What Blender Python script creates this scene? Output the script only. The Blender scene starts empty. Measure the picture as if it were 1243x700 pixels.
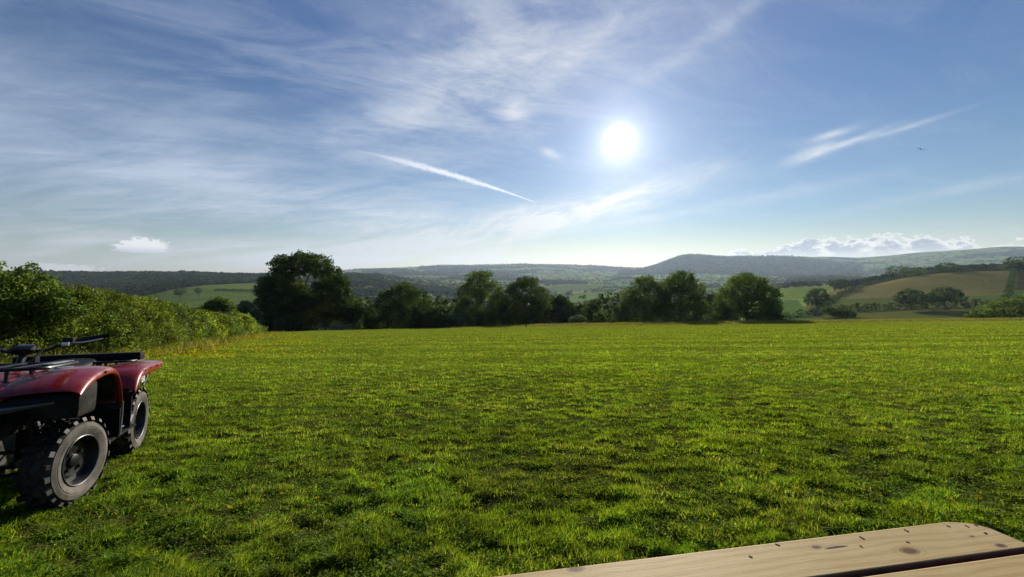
import bpy, bmesh, math, random
import numpy as np
from mathutils import Vector, Matrix
SC = bpy.context.scene
COL = SC.collection
RNG = np.random.default_rng(7)
random.seed(7)

# ------------------------------------------------------------------ camera model
W0, H0, F = 1243.0, 700.0, 465.0
CZ = 1.22
PIT = math.atan(15.0 / F)
def ray(px, py):
    x = (np.asarray(px, float) - W0 / 2) / F
    y = -(np.asarray(py, float) - H0 / 2) / F
    return x, math.cos(PIT) + y * math.sin(PIT), -math.sin(PIT) + y * math.cos(PIT)
def tz(px, py):                      # height per metre of depth along that line of sight
    x, b, c = ray(px, py)
    return c / b
def at(px, py, Y):                   # world point seen at a pixel, at depth Y
    x, b, c = ray(px, py)
    return Vector((float(x / b * Y), float(Y), float(CZ + c / b * Y)))
def project(X, Y, Z):
    Y = np.maximum(Y, 1e-3)
    z = Z - CZ
    f = Y * math.cos(PIT) - z * math.sin(PIT)
    u = Y * math.sin(PIT) + z * math.cos(PIT)
    return W0 / 2 + F * X / f, H0 / 2 - F * u / f

# ------------------------------------------------------------------ noise helpers
_P = np.random.default_rng(11).random((256, 256))
def vn(x, y):
    x = np.asarray(x, float); y = np.asarray(y, float)
    xi = np.floor(x).astype(int); yi = np.floor(y).astype(int)
    fx = x - xi; fy = y - yi
    fx = fx * fx * (3 - 2 * fx); fy = fy * fy * (3 - 2 * fy)
    a = _P[xi & 255, yi & 255]; b = _P[(xi + 1) & 255, yi & 255]
    c = _P[xi & 255, (yi + 1) & 255]; d = _P[(xi + 1) & 255, (yi + 1) & 255]
    return (a * (1 - fx) + b * fx) * (1 - fy) + (c * (1 - fx) + d * fx) * fy
def fbm(x, y, o=4):
    s = 0; a = 1.0; t = 0
    for k in range(o):
        s = s + a * vn(x * 2 ** k + 17.3 * k, y * 2 ** k + 5.1 * k); t += a; a *= .5
    return s / t
def sstep(a, b, x):
    t = np.clip((x - a) / (b - a), 0, 1); return t * t * (3 - 2 * t)

# ------------------------------------------------------------------ terrain height
ROWS = np.array([90, 130, 180, 250, 350, 450, 600, 800, 1050, 1400, 1900, 2600, 3600, 5000, 6500, 9000.])
CPX = np.array([-250, 0, 120, 240, 330, 440, 560, 680, 780, 830, 900, 960, 1040, 1130, 1243, 1500.])
TAB = np.array([
 [415,420,420,415,405,398,388,375,358,345,333,331,335,338,338,338],
 [415,420,420,415,405,398,388,375,358,345,334,331,335,338,338,338],
 [415,420,420,415,405,398,388,374,358,346,335,333,337,338,338,338],
 [412,418,420,414,404,396,386,366,350,342,334,333,337,338,338,338],
 [408,416,420,412,402,394,382,364,350,343,336,335,337,337,337,338],
 [404,414,420,414,404,396,386,374,360,346,335,337,335,329,326,330],
 [402,412,418,414,405,398,390,380,370,360,350,343,337,328,322,328],
 [400,410,416,412,405,398,390,382,373,363,352,344,337,328,321,328],
 [398,408,414,412,405,398,390,382,373,363,352,344,336,329,326,330],
 [398,408,414,412,404,396,388,380,371,362,351,343,333,309,318,326],
 [397,406,411,408,396,386,376,368,362,355,347,341,332,312,320,326],
 [396,404,408,400,385,372,360,352,348,345,342,338,332,312,315,320],
 [394,400,404,395,376,362,350,350,346,344,340,336,331,318,313,318],
 [392,399,402,390,372,356,333,336,345,345,341,335,323,307,308,314],
 [390,396,398,388,370,352,328,331,342,342,336,328,314,300,302,310],
 [388,394,396,386,368,350,326,330,340,340,334,326,312,299,300,308]], float)
CAZ = np.arctan((CPX - W0 / 2) / F)
LROW = np.log(ROWS)
def catmull(p0, p1, p2, p3, t):
    return p1 + .5 * t * (p2 - p0 + t * (2 * p0 - 5 * p1 + 4 * p2 - p3 + t * (3 * (p1 - p2) + p3 - p0)))
def table_y(az, Zd):
    a = np.clip(az, CAZ[0], CAZ[-1]); l = np.clip(np.log(np.maximum(Zd, 1.)), LROW[0], LROW[-1])
    i = np.clip(np.searchsorted(CAZ, a, side='right') - 1, 0, len(CAZ) - 2)
    j = np.clip(np.searchsorted(LROW, l, side='right') - 1, 0, len(LROW) - 2)
    ta = (a - CAZ[i]) / (CAZ[i + 1] - CAZ[i]); ta = ta * ta * (3 - 2 * ta) * .5 + ta * .5
    tl = (l - LROW[j]) / (LROW[j + 1] - LROW[j])
    def colv(ii):
        g = lambda jj: TAB[ii, np.clip(jj, 0, len(LROW) - 1)]
        return catmull(g(j - 1), g(j), g(j + 1), g(j + 2), tl)
    return colv(i) * (1 - ta) + colv(i + 1) * ta
def plane(X, Y):
    Yc = np.where(Y > -15, Y, -15 + 12 * np.tanh((Y + 15) / 12))
    Xc = 150 * np.tanh(X / 150)
    return -.12 * Yc + .015 * Xc
def HB(X, Y):                        # ground without the small bumps
    X = np.asarray(X, float); Y = np.asarray(Y, float)
    r = np.hypot(X, Y); az = np.arctan2(X, Y)
    azc = np.clip(az, CAZ[0], CAZ[-1])
    Zd = r * np.cos(azc)
    px = W0 / 2 + F * np.tan(azc)
    far = CZ + Zd * tz(px, (table_y(azc - .028, Zd) + 2 * table_y(azc, Zd) + table_y(azc + .028, Zd)) / 4)
    rough = sstep(250, 900, r) * np.minimum(r, 2600) * .0045 * (fbm(X / 260, Y / 260, 4) - .5) * 2
    ridge = sstep(3500, 5000, r) * 26 * (fbm(X / 700 + 9, Y / 700, 4) - .5) * 2
    far = far + rough + ridge
    out = sstep(math.radians(63), math.radians(120), np.abs(az))
    far = far * (1 - out) + out * (2 + 8 * fbm(X / 400, Y / 400, 2))
    zb = np.interp(px, [0, 330, 520, 1243], [66, 72, 98, 108])
    t = sstep(zb, zb + 28, np.where(np.abs(az) > 1.3, r, Zd))
    return plane(X, Y) * (1 - t) + far * t
def H(X, Y):
    X = np.asarray(X, float); Y = np.asarray(Y, float)
    r = np.hypot(X, Y)
    n = .02 * (fbm(X / 1.5, Y / 1.1, 3) - .5) + .055 * (fbm(X / .16 + 40, Y / .12, 3) - .5)
    fade = 1 - sstep(70, 160, r)
    # the strip that is not mown stands a little higher
    px = W0 / 2 + F * X / np.maximum(Y, 1)
    rs = sstep(86, 92, Y) * sstep(560, 680, px) * (1 - sstep(125, 150, Y)) * (.30 + .35 * fbm(X / 3, Y / 3, 3))
    return HB(X, Y) + n * fade + rs
def gpix(px, py):                    # ground point on the field plane seen at a pixel
    x, b, c = ray(px, py)
    # CZ + c t = -.12 b t + .015 x t
    t = -CZ / (c + .12 * b - .015 * x)
    return Vector((float(x * t), float(b * t), float(CZ + c * t)))

# ------------------------------------------------------------------ node helper
class S:
    def __init__(s, nt, o): s.nt, s.o = nt, o
    def _m(s, op, b=None, c=None, flip=False):
        n = s.nt.nodes.new('ShaderNodeMath'); n.operation = op
        ins = [s, b, c]
        if flip: ins = [b, s, c]
        for k, v in enumerate(ins):
            if v is None: continue
            if isinstance(v, S): s.nt.links.new(v.o, n.inputs[k])
            else: n.inputs[k].default_value = v
        return S(s.nt, n.outputs[0])
    def __add__(s, b): return s._m('ADD', b)
    __radd__ = __add__
    def __mul__(s, b): return s._m('MULTIPLY', b)
    __rmul__ = __mul__
    def __sub__(s, b): return s._m('SUBTRACT', b)
    def __rsub__(s, b): return s._m('SUBTRACT', b, flip=True)
    def __truediv__(s, b): return s._m('DIVIDE', b)
    def __pow__(s, b): return s._m('POWER', b)
    def f(s, op, b=None, c=None): return s._m(op, b, c)
    def ss(s, a, b, lo=0., hi=1.):
        n = s.nt.nodes.new('ShaderNodeMapRange'); n.interpolation_type = 'SMOOTHSTEP'
        s.nt.links.new(s.o, n.inputs[0])
        for k, v in ((1, a), (2, b), (3, lo), (4, hi)):
            if isinstance(v, S): s.nt.links.new(v.o, n.inputs[k])
            else: n.inputs[k].default_value = v
        return S(s.nt, n.outputs[0])
class N:
    def __init__(s, nt): s.nt = nt
    def xyz(s, x, y, z=0.):
        n = s.nt.nodes.new('ShaderNodeCombineXYZ')
        for k, v in enumerate((x, y, z)):
            if isinstance(v, S): s.nt.links.new(v.o, n.inputs[k])
            else: n.inputs[k].default_value = v
        return S(s.nt, n.outputs[0])
    def sep(s, v):
        n = s.nt.nodes.new('ShaderNodeSeparateXYZ'); s.nt.links.new(v.o, n.inputs[0])
        return [S(s.nt, o) for o in n.outputs]
    def noise(s, v, scale=1., detail=4., rough=.5, dist=0.):
        n = s.nt.nodes.new('ShaderNodeTexNoise'); s.nt.links.new(v.o, n.inputs['Vector'])
        n.inputs['Scale'].default_value = scale; n.inputs['Detail'].default_value = detail
        n.inputs['Roughness'].default_value = rough; n.inputs['Distortion'].default_value = dist
        return S(s.nt, n.outputs[0])
    def coord(s, which):
        n = s.nt.nodes.new('ShaderNodeTexCoord'); return S(s.nt, n.outputs[which])
    def attr(s, name):
        n = s.nt.nodes.new('ShaderNodeAttribute'); n.attribute_name = name
        return S(s.nt, n.outputs['Color'])
    def mix(s, f, a, b, mode='MIX'):
        n = s.nt.nodes.new('ShaderNodeMix'); n.data_type = 'RGBA'; n.blend_type = mode
        for k, v in ((0, f), (6, a), (7, b)):
            if isinstance(v, S): s.nt.links.new(v.o, n.inputs[k])
            elif isinstance(v, (int, float)): n.inputs[k].default_value = v
            else: n.inputs[k].default_value = (*v, 1)
        return S(s.nt, n.outputs[2])
    def vscale(s, v, sx, sy, sz):
        n = s.nt.nodes.new('ShaderNodeVectorMath'); n.operation = 'MULTIPLY'
        s.nt.links.new(v.o, n.inputs[0]); n.inputs[1].default_value = (sx, sy, sz)
        return S(s.nt, n.outputs[0])
    def bump(s, h, strength, dist):
        n = s.nt.nodes.new('ShaderNodeBump'); s.nt.links.new(h.o, n.inputs['Height'])
        n.inputs['Strength'].default_value = strength; n.inputs['Distance'].default_value = dist
        return S(s.nt, n.outputs[0])
def mat(name):
    m = bpy.data.materials.new(name); m.use_nodes = True; nt = m.node_tree
    nt.nodes.clear(); out = nt.nodes.new('ShaderNodeOutputMaterial')
    return m, nt, N(nt), out
def principled(name, color, rough=.5, metal=0., spec=.5, bump=None, var=0., vscale=8., coat=0., dust=0.):
    m, nt, n, out = mat(name)
    p = nt.nodes.new('ShaderNodeBsdfPrincipled')
    p.inputs['Roughness'].default_value = rough; p.inputs['Metallic'].default_value = metal
    p.inputs['Specular IOR Level'].default_value = spec
    p.inputs['Coat Weight'].default_value = coat
    co = n.coord('Object')
    nz = n.noise(co, vscale, 6, .6)
    c = n.mix(nz.ss(.3, .7), [k * (1 - var) for k in color], [min(1, k * (1 + var)) for k in color])
    r = nz.ss(.2, .8, max(.02, rough - .12), min(1, rough + .12))
    if dust:
        d1 = n.noise(co, 6., 8, .7, .4).ss(.42, .72); d2 = n.noise(co, 55., 4, .7).ss(.56, .66)
        dd = (d1 * .7 + d2 * .6).f('MINIMUM', 1.) * dust
        c = n.mix(dd, c, (.20, .155, .11)); r = (r + dd * .6).f('MINIMUM', 1.)
    nt.links.new(c.o, p.inputs['Base Color']); nt.links.new(r.o, p.inputs['Roughness'])
    if bump:
        b = n.bump(n.noise(co, bump[0], 5, .6), bump[1], bump[2]); nt.links.new(b.o, p.inputs['Normal'])
    nt.links.new(p.outputs[0], out.inputs[0])
    return m
def leaf_mat(name, base, trans, gloss=.06, mixf=.45):
    m, nt, n, out = mat(name)
    t = n.attr('tint')
    cb = n.mix(1., t, base, 'MULTIPLY'); ct = n.mix(1., t, trans, 'MULTIPLY')
    d = nt.nodes.new('ShaderNodeBsdfDiffuse'); nt.links.new(cb.o, d.inputs[0])
    tr = nt.nodes.new('ShaderNodeBsdfTranslucent'); nt.links.new(ct.o, tr.inputs[0])
    mx = nt.nodes.new('ShaderNodeMixShader'); mx.inputs[0].default_value = mixf
    nt.links.new(d.outputs[0], mx.inputs[1]); nt.links.new(tr.outputs[0], mx.inputs[2])
    last = mx
    if gloss > 0:
        g = nt.nodes.new('ShaderNodeBsdfGlossy'); g.inputs['Roughness'].default_value = .45
        g.inputs[0].default_value = (.8, .85, .8, 1)
        m2 = nt.nodes.new('ShaderNodeMixShader'); m2.inputs[0].default_value = gloss
        nt.links.new(mx.outputs[0], m2.inputs[1]); nt.links.new(g.outputs[0], m2.inputs[2]); last = m2
    nt.links.new(last.outputs[0], out.inputs[0])
    return m

# ------------------------------------------------------------------ mesh helpers
def mesh_np(name, v, quads=None, tris=None, tint=None, mats=(), smooth=False):
    me = bpy.data.meshes.new(name)
    v = np.ascontiguousarray(v, dtype=np.float32)
    nq = 0 if quads is None else len(quads); ntr = 0 if tris is None else len(tris)
    me.vertices.add(len(v)); me.vertices.foreach_set('co', v.ravel())
    loops = []; tot = []
    if nq: loops.append(np.asarray(quads, np.int32).ravel()); tot.append(np.full(nq, 4, np.int32))
    if ntr: loops.append(np.asarray(tris, np.int32).ravel()); tot.append(np.full(ntr, 3, np.int32))
    loops = np.concatenate(loops); tot = np.concatenate(tot)
    start = np.concatenate([[0], np.cumsum(tot)[:-1]]).astype(np.int32)
    me.loops.add(len(loops)); me.loops.foreach_set('vertex_index', loops)
    me.polygons.add(len(tot)); me.polygons.foreach_set('loop_start', start)
    me.polygons.foreach_set('loop_total', tot)
    if smooth: me.polygons.foreach_set('use_smooth', np.ones(len(tot), bool))
    me.update(calc_edges=True)
    if tint is not None:
        a = me.color_attributes.new('tint', 'FLOAT_COLOR', 'POINT')
        c = np.ones((len(v), 4), np.float32); c[:, :3] = tint
        a.data.foreach_set('color', c.ravel())
    for m in mats: me.materials.append(m)
    return me
def link(name, me, parent=None, loc=None, label=None, cat=None, group=None, kind=None):
    o = bpy.data.objects.new(name, me); COL.objects.link(o)
    if parent is not None: o.parent = parent
    if loc is not None: o.location = loc
    if label: o['label'] = label
    if cat: o['category'] = cat
    if group: o['group'] = group
    if kind: o['kind'] = kind
    return o
def empty(name, loc, label, cat, group=None): return link(name, None, None, loc, label, cat, group)

def rand_dirs(n, rng):
    d = rng.normal(size=(n, 3)); return d / np.linalg.norm(d, axis=1, keepdims=True)
def leaf_quads(c, size, rng, aspect=.6, nrm=None, wob=1.0):
    """folded diamond leaves at points c"""
    n = len(c)
    a = rand_dirs(n, rng)
    if nrm is not None: a = a * wob + nrm; a /= np.linalg.norm(a, axis=1, keepdims=True)
    b = np.cross(a, rand_dirs(n, rng)); b /= np.linalg.norm(b, axis=1, keepdims=True) + 1e-9
    t = np.cross(a, b)
    s = (size * (.6 + .8 * rng.random(n)))[:, None] if np.ndim(size) == 0 else (size * (.6 + .8 * rng.random(n)))[:, None]
    v = np.stack([c - t * s * .5, c + b * s * aspect * .5 + a * s * .08, c + t * s * .5, c - b * s * aspect * .5 + a * s * .08], 1)
    idx = np.arange(n)[:, None] * 4
    tr = np.concatenate([idx + [0, 1, 2], idx + [0, 2, 3]], 0)
    return v.reshape(-1, 3), tr
def crown_np(lobes, n_clump, clump_r, per, size, rng, tint_var=.3, inner=.12, core=True):
    """leaf clumps over a union of ellipsoids; returns verts, tris, tint"""
    L = np.array(lobes, float)
    area = (L[:, 3] * L[:, 5] + L[:, 3] * L[:, 4] + L[:, 4] * L[:, 5])
    pick = rng.choice(len(L), n_clump * 3, p=area / area.sum())
    d = rand_dirs(len(pick), rng)
    rad = 1 - .35 * rng.random(len(pick)) ** 2
    k = rng.random(len(pick)) < inner; rad[k] *= rng.random(k.sum())
    c = L[pick, :3] + d * L[pick, 3:6] * rad[:, None]
    deep = np.zeros(len(c), bool)
    for q in range(len(L)):
        e = np.linalg.norm((c - L[q, :3]) / L[q, 3:6], axis=1)
        deep |= (e < .62) & (pick != q)
    keep = ~deep | (rng.random(len(c)) < inner)
    c = c[keep][:n_clump]; d = d[keep][:n_clump]
    n = len(c)
    cr = clump_r * (.6 + .7 * rng.random(n))
    m = np.repeat(np.arange(n), per)
    dd = rand_dirs(len(m), rng)
    p = c[m] + dd * (cr[m] * (.45 + .6 * rng.random(len(m))))[:, None] * np.array([1, 1, .75])
    v, tr = leaf_quads(p, size, rng, .75, dd, .9)
    tc = 1 + tint_var * (rng.random(n) - .5) * 2
    hue = rng.random(n)
    tl = (tc[m] + .5 * (rng.random(n)[m] > .88)) * (1 + .25 * (rng.random(len(m)) - .5))
    tint = np.stack([tl * (1 + .25 * (hue[m] - .5)), tl, tl * (1 - .2 * (hue[m] - .5))], 1)
    return v, tr, np.repeat(tint, 4, 0), c
def tube_np(pts, rads, seg=7):
    pts = np.array(pts, float); n = len(pts)
    tan = np.gradient(pts, axis=0); tan /= np.linalg.norm(tan, axis=1, keepdims=True) + 1e-9
    ref = np.array([.31, .95, .05]); ref = ref / np.linalg.norm(ref)
    u = np.cross(tan, ref); u /= np.linalg.norm(u, axis=1, keepdims=True) + 1e-9
    w = np.cross(tan, u)
    a = np.linspace(0, 2 * np.pi, seg, endpoint=False)
    v = pts[:, None] + (np.cos(a)[None, :, None] * u[:, None] + np.sin(a)[None, :, None] * w[:, None]) * np.array(rads)[:, None, None]
    q = []
    for i in range(n - 1):
        for j in range(seg):
            q.append([i * seg + j, i * seg + (j + 1) % seg, (i + 1) * seg + (j + 1) % seg, (i + 1) * seg + j])
    v = v.reshape(-1, 3)
    # end caps as fans of quads (degenerate-free: centre vertex + tris folded to quads)
    return v, np.array(q)
def join_np(parts):
    vs, qs, o = [], [], 0
    for v, q in parts: vs.append(v); qs.append(q + o); o += len(v)
    return np.concatenate(vs), np.concatenate(qs)
# ------------------------------------------------------------------ land use
CELL = 140.0
_R = np.random.default_rng(23)
_JX = _R.random((256, 256)) * .8 + .1; _JY = _R.random((256, 256)) * .8 + .1; _JC = _R.random((256, 256, 3))
def cells(X, Y):
    ca, sa = math.cos(.42), math.sin(.42)
    x = (X * ca + Y * sa) / CELL; y = (-X * sa + Y * ca) / (CELL * .75)
    x = x + .35 * (vn(X / 500, Y / 500) - .5); y = y + .35 * (vn(X / 500 + 30, Y / 500) - .5)
    xi = np.floor(x).astype(int); yi = np.floor(y).astype(int)
    d1 = np.full(x.shape, 9.); d2 = np.full(x.shape, 9.); cid = np.zeros(x.shape + (2,), int)
    for a in (-1, 0, 1):
        for b in (-1, 0, 1):
            gx, gy = xi + a, yi + b
            sx = gx + _JX[gx & 255, gy & 255]; sy = gy + _JY[gx & 255, gy & 255]
            d = np.abs(x - sx) + np.abs(y - sy) * .9 + .45 * np.maximum(np.abs(x - sx), np.abs(y - sy))
            near = d < d1
            d2 = np.where(near, d1, np.minimum(d2, d)); cid[near] = np.stack([gx, gy], -1)[near]
            d1 = np.where(near, d, d1)
    return cid, (d2 - d1) * CELL / 2
def inpoly(px, py, poly):
    ins = np.zeros(px.shape, bool); n = len(poly)
    for i in range(n):
        x0, y0 = poly[i]; x1, y1 = poly[(i + 1) % n]
        c = ((y0 > py) != (y1 > py)) & (px < (x1 - x0) * (py - y0) / (y1 - y0 + 1e-9) + x0)
        ins ^= c
    return ins
FIELDS = [  # outline on the hillside as sighted from the camera, depth range, albedo
 ([(1012,352),(1030,346),(1060,338),(1130,329),(1224,324),(1222,352),(1210,358),(1100,362),(975,362)], 330, 720, (.19,.165,.06)),
 ([(975,363),(1214,363),(1200,400),(1000,400),(972,368)], 200, 440, (.115,.13,.035)),
 ([(1236,324),(1300,322),(1300,352),(1232,352)], 330, 720, (.13,.11,.045)),
 ([(935,346),(1022,341),(1008,352),(972,361),(930,362)], 400, 1000, (.15,.21,.04)),
 ([(925,364),(968,364),(1000,400),(930,400)], 200, 560, (.09,.15,.035)),
 ([(150,374),(165,362),(215,350),(250,346),(326,342),(330,374),(250,380)], 560, 1500, (.15,.21,.045)),
 ([(696,356),(748,354),(748,366),(690,368)], 600, 2000, (.15,.22,.05)),
 ([(660,350),(720,340),(770,341),(720,352),(668,356)], 900, 2400, (.14,.18,.06)),
]
def landuse(X, Y, Z):
    """albedo, wood flag, hedge distance"""
    r = np.hypot(X, Y); px, py = project(X, Y, Z)
    cid, hd = cells(X, Y)
    rc = _JC[cid[..., 0] & 255, cid[..., 1] & 255]
    pal = np.array([(.13,.19,.04),(.16,.22,.05),(.20,.24,.06),(.09,.14,.035),(.24,.21,.09),(.13,.21,.045),(.2,.26,.055)])
    col = 1.15 * pal[(rc[..., 0] * 6.99).astype(int)] * (.85 + .3 * rc[..., 1:2])
    inview = (Y > 50) & (px > -150) & (px < 1400)
    wn = fbm(X / 420 + 3, Y / 520, 4)
    thr = np.where(r > 900, .62, .65)
    wood = (wn > thr) & (r > 500)
    left = inview & (px < 335)
    wood |= left & (r > 1120) & ~((fbm(X / 160, Y / 220, 2) > .63))
    wood |= left & (r > 420) & (r < 640) & (px > 60)
    wood |= inview & (px > 750) & (px < 1048) & (r > 4050) & (r < 6500)
    wood |= inview & (px > 440) & (px < 780) & (r > 4600) & (wn > .48)
    wood |= inview & (px > 430) & (px < 760) & (r > 480) & (r < 700) & (wn > .5)
    wood &= ~(inview & (px > 905) & (r < 1000))
    hedge = hd.copy()
    for poly, a, b, c in FIELDS:
        m = inpoly(px, py, poly) & (Y > a) & (Y < b)
        col[m] = c; wood[m] = False; hedge[m] = 99
    hill = inview & (px > 900) & (Y > 120) & (Y < 780)
    hedge[hill] = 99
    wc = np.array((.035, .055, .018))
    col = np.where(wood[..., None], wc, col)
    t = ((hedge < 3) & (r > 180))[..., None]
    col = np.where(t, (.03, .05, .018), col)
    return col, wood, hedge, px, py

# ------------------------------------------------------------------ ground sheet
def build_ground():
    inner = np.radians(np.arange(-61.5, 61.51, .17)); outer = np.radians(np.linspace(61.5, 298.5, 90)[1:-1])
    az = np.concatenate([inner, outer]); na = len(az)
    r = [.35]
    while r[-1] < 11000:
        g = .0135 if (r[-1] < 60 or r[-1] > 110) else .009
        r.append(r[-1] * (1 + g))
    r = np.array(r); nr = len(r)
    A, R_ = np.meshgrid(az, r)
    X = np.sin(A) * R_; Y = np.cos(A) * R_
    Z = H(X, Y)
    col, wood, hedge, px, py = landuse(X, Y, Z)
    # home field
    g = np.array((.155, .205, .018)); thatch = np.array((.17, .155, .04)); dark = np.array((.06, .075, .016))
    n1 = fbm(X / 6, Y / 2.2, 4)[..., None]; n2 = fbm(X / .9 + 50, Y / .35, 4)[..., None]
    home = g * (.8 + .5 * n1)
    home = home + (thatch - home) * sstep(.5, .72, n2) * .55
    home = home + (dark - home) * sstep(.52, .3, n2) * .55
    home = home * (1 + .10 * np.tanh(3 * np.sin((Y + .12 * X) * 2 * np.pi / 4.4)) * sstep(6, 14, Y))[..., None]
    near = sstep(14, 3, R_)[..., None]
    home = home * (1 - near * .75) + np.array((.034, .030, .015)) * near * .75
    strip = (sstep(86, 91, Y) * sstep(560, 680, px))[..., None]
    home = home * (1 - strip) + (np.array((.15, .14, .04)) * (.8 + .5 * n1)) * strip
    zb = np.interp(px, [0, 330, 520, 1243], [66, 72, 98, 112])
    isfar = ((np.where(np.abs(A) > 1.3, R_, Y) > zb + 14) & (Y > -1e9))[..., None]
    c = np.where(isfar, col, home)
    v = np.stack([X, Y, Z], -1).reshape(-1, 3)
    v = np.concatenate([v, [[0, 0, float(H(0, 0))]]])
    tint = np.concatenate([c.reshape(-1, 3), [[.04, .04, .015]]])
    i = np.arange(nr - 1)[:, None] * na; j = np.arange(na)[None]; j2 = (j + 1) % na
    q = np.stack([i + j, i + na + j, i + na + j2, i + j2], -1).reshape(-1, 4)[:, ::-1]
    jj = np.arange(na); tr = np.stack([np.full(na, na * nr), jj, (jj + 1) % na], -1)[:, ::-1]
    m, nt, n, out = mat('ground_soil_and_turf')
    co = n.coord('Object')
    t = n.attr('tint')
    f1 = n.noise(co, 9., 6, .65); f2 = n.noise(co, .35, 5, .6); f3 = n.noise(n.vscale(co, .02, .02, .02), 1., 6, .65)
    c1 = n.mix(f1.ss(.3, .75), (.62, .62, .6), (1.3, 1.3, 1.25)); c2 = n.mix(f2.ss(.3, .7), (.82, .84, .8), (1.18, 1.16, 1.15))
    c3 = n.mix(f3.ss(.3, .7), (.84, .86, .84), (1.15, 1.13, 1.1))
    cc = n.mix(1., n.mix(1., n.mix(1., t, c1, 'MULTIPLY'), c2, 'MULTIPLY'), c3, 'MULTIPLY')
    p = nt.nodes.new('ShaderNodeBsdfPrincipled'); p.inputs['Roughness'].default_value = .95
    p.inputs['Specular IOR Level'].default_value = 0.
    nt.links.new(cc.o, p.inputs[0])
    b = n.bump(f1 + f2 * .6, .9, .06); nt.links.new(b.o, p.inputs['Normal'])
    nt.links.new(p.outputs[0], out.inputs[0])
    me = mesh_np('ground', v, q, tr, tint, [m], smooth=True)
    link('ground', me, kind='structure')
    return float(v[:, 2].min()), float(v[:, 2].max())

# ------------------------------------------------------------------ grass
def blades(name, n, z0, z1, width, height, colfn, m, seg=2, wexp=.6, keep=None, power=1.0, lean=1.0, xlim=1.42, hexp=0.):
    rng = RNG
    u = rng.random(n)
    Y = z0 * (z1 / z0) ** (u ** power)
    X = (rng.random(n) * 2 - 1) * (xlim * Y + .3)
    if keep is not None:
        k = keep(X, Y, rng.random(n)); X, Y = X[k], Y[k]; n = len(X)
    Z = H(X, Y) - .004
    s = (Y / z0) ** wexp
    w = width * s * (.6 + .8 * rng.random(n)); h = height * (Y / z0) ** hexp * (.45 + 1.0 * rng.random(n))
    hm = .30 + 1.35 * sstep(.3, .7, fbm(X / .15, Y / .11, 3)); h = h * np.where(Y < 40, hm, 1)
    a = rng.random(n) * 2 * np.pi
    d = np.stack([np.cos(a), np.sin(a), np.zeros(n)], 1)
    la = a + np.pi / 2 + rng.normal(size=n) * .5
    l = np.stack([np.cos(la), np.sin(la), np.zeros(n)], 1) * (lean * (rng.random(n) ** .7) * 1.3 * h)[:, None]
    base = np.stack([X, Y, Z], 1); up = np.array([0, 0, 1.])
    tint = colfn(X, Y, rng)
    if seg == 2:
        mid = base + l * .35 + up * (h * .6)[:, None]; tip = base + l * 1.15 + up * h[:, None]
        v = np.stack([base - d * w[:, None] / 2, base + d * w[:, None] / 2, mid + d * w[:, None] * .4, mid - d * w[:, None] * .4, tip], 1).reshape(-1, 3)
        i = np.arange(n)[:, None] * 5
        q = i + [0, 1, 2, 3]; t = i + [3, 2, 4]; k = 5
    else:
        tip = base + l + up * h[:, None]
        v = np.stack([base - d * w[:, None] / 2, base + d * w[:, None] / 2, tip], 1).reshape(-1, 3)
        q = None; t = np.arange(n)[:, None] * 3 + [0, 1, 2]; k = 3
    return mesh_np(name, v, q, t, np.repeat(tint, k, 0), [m])
def grass_col(X, Y, rng):
    n = len(X); r = rng.random(n)
    c = np.tile(np.array([[.9, 1.0, .8]]), (n, 1))
    c[r < .35] = (1.25, 1.12, .8)
    c[r < .12] = (.65, .9, .8)
    dry = rng.random(n) < .04 + .30 * sstep(.48, .68, fbm(X / .6, Y / .35, 4)) * np.where(Y < 30, 1, .5); c[dry] = (1.6, 1.2, 2.6)
    deep = rng.random(n) < .32 * sstep(.45, .65, fbm(X / .7 + 33, Y / .5 + 8, 3)); c[deep] = (.55, .85, 1.0)
    patch = .66 + .42 * sstep(.25, .75, fbm(X / .9 + 9, Y / .6, 4)) + .45 * sstep(.3, .7, fbm(X / .16, Y / .12, 2))
    warm = sstep(2, 45, Y)
    c = c * patch[:, None] * (.75 + .5 * rng.random(n))[:, None]
    c[:, 0] *= 1 + .16 * warm
    c *= (1 + .14 * np.tanh(3 * np.sin((Y + .12 * X) * 2 * np.pi / 4.4)) * sstep(6, 14, Y))[:, None]
    return c
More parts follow.
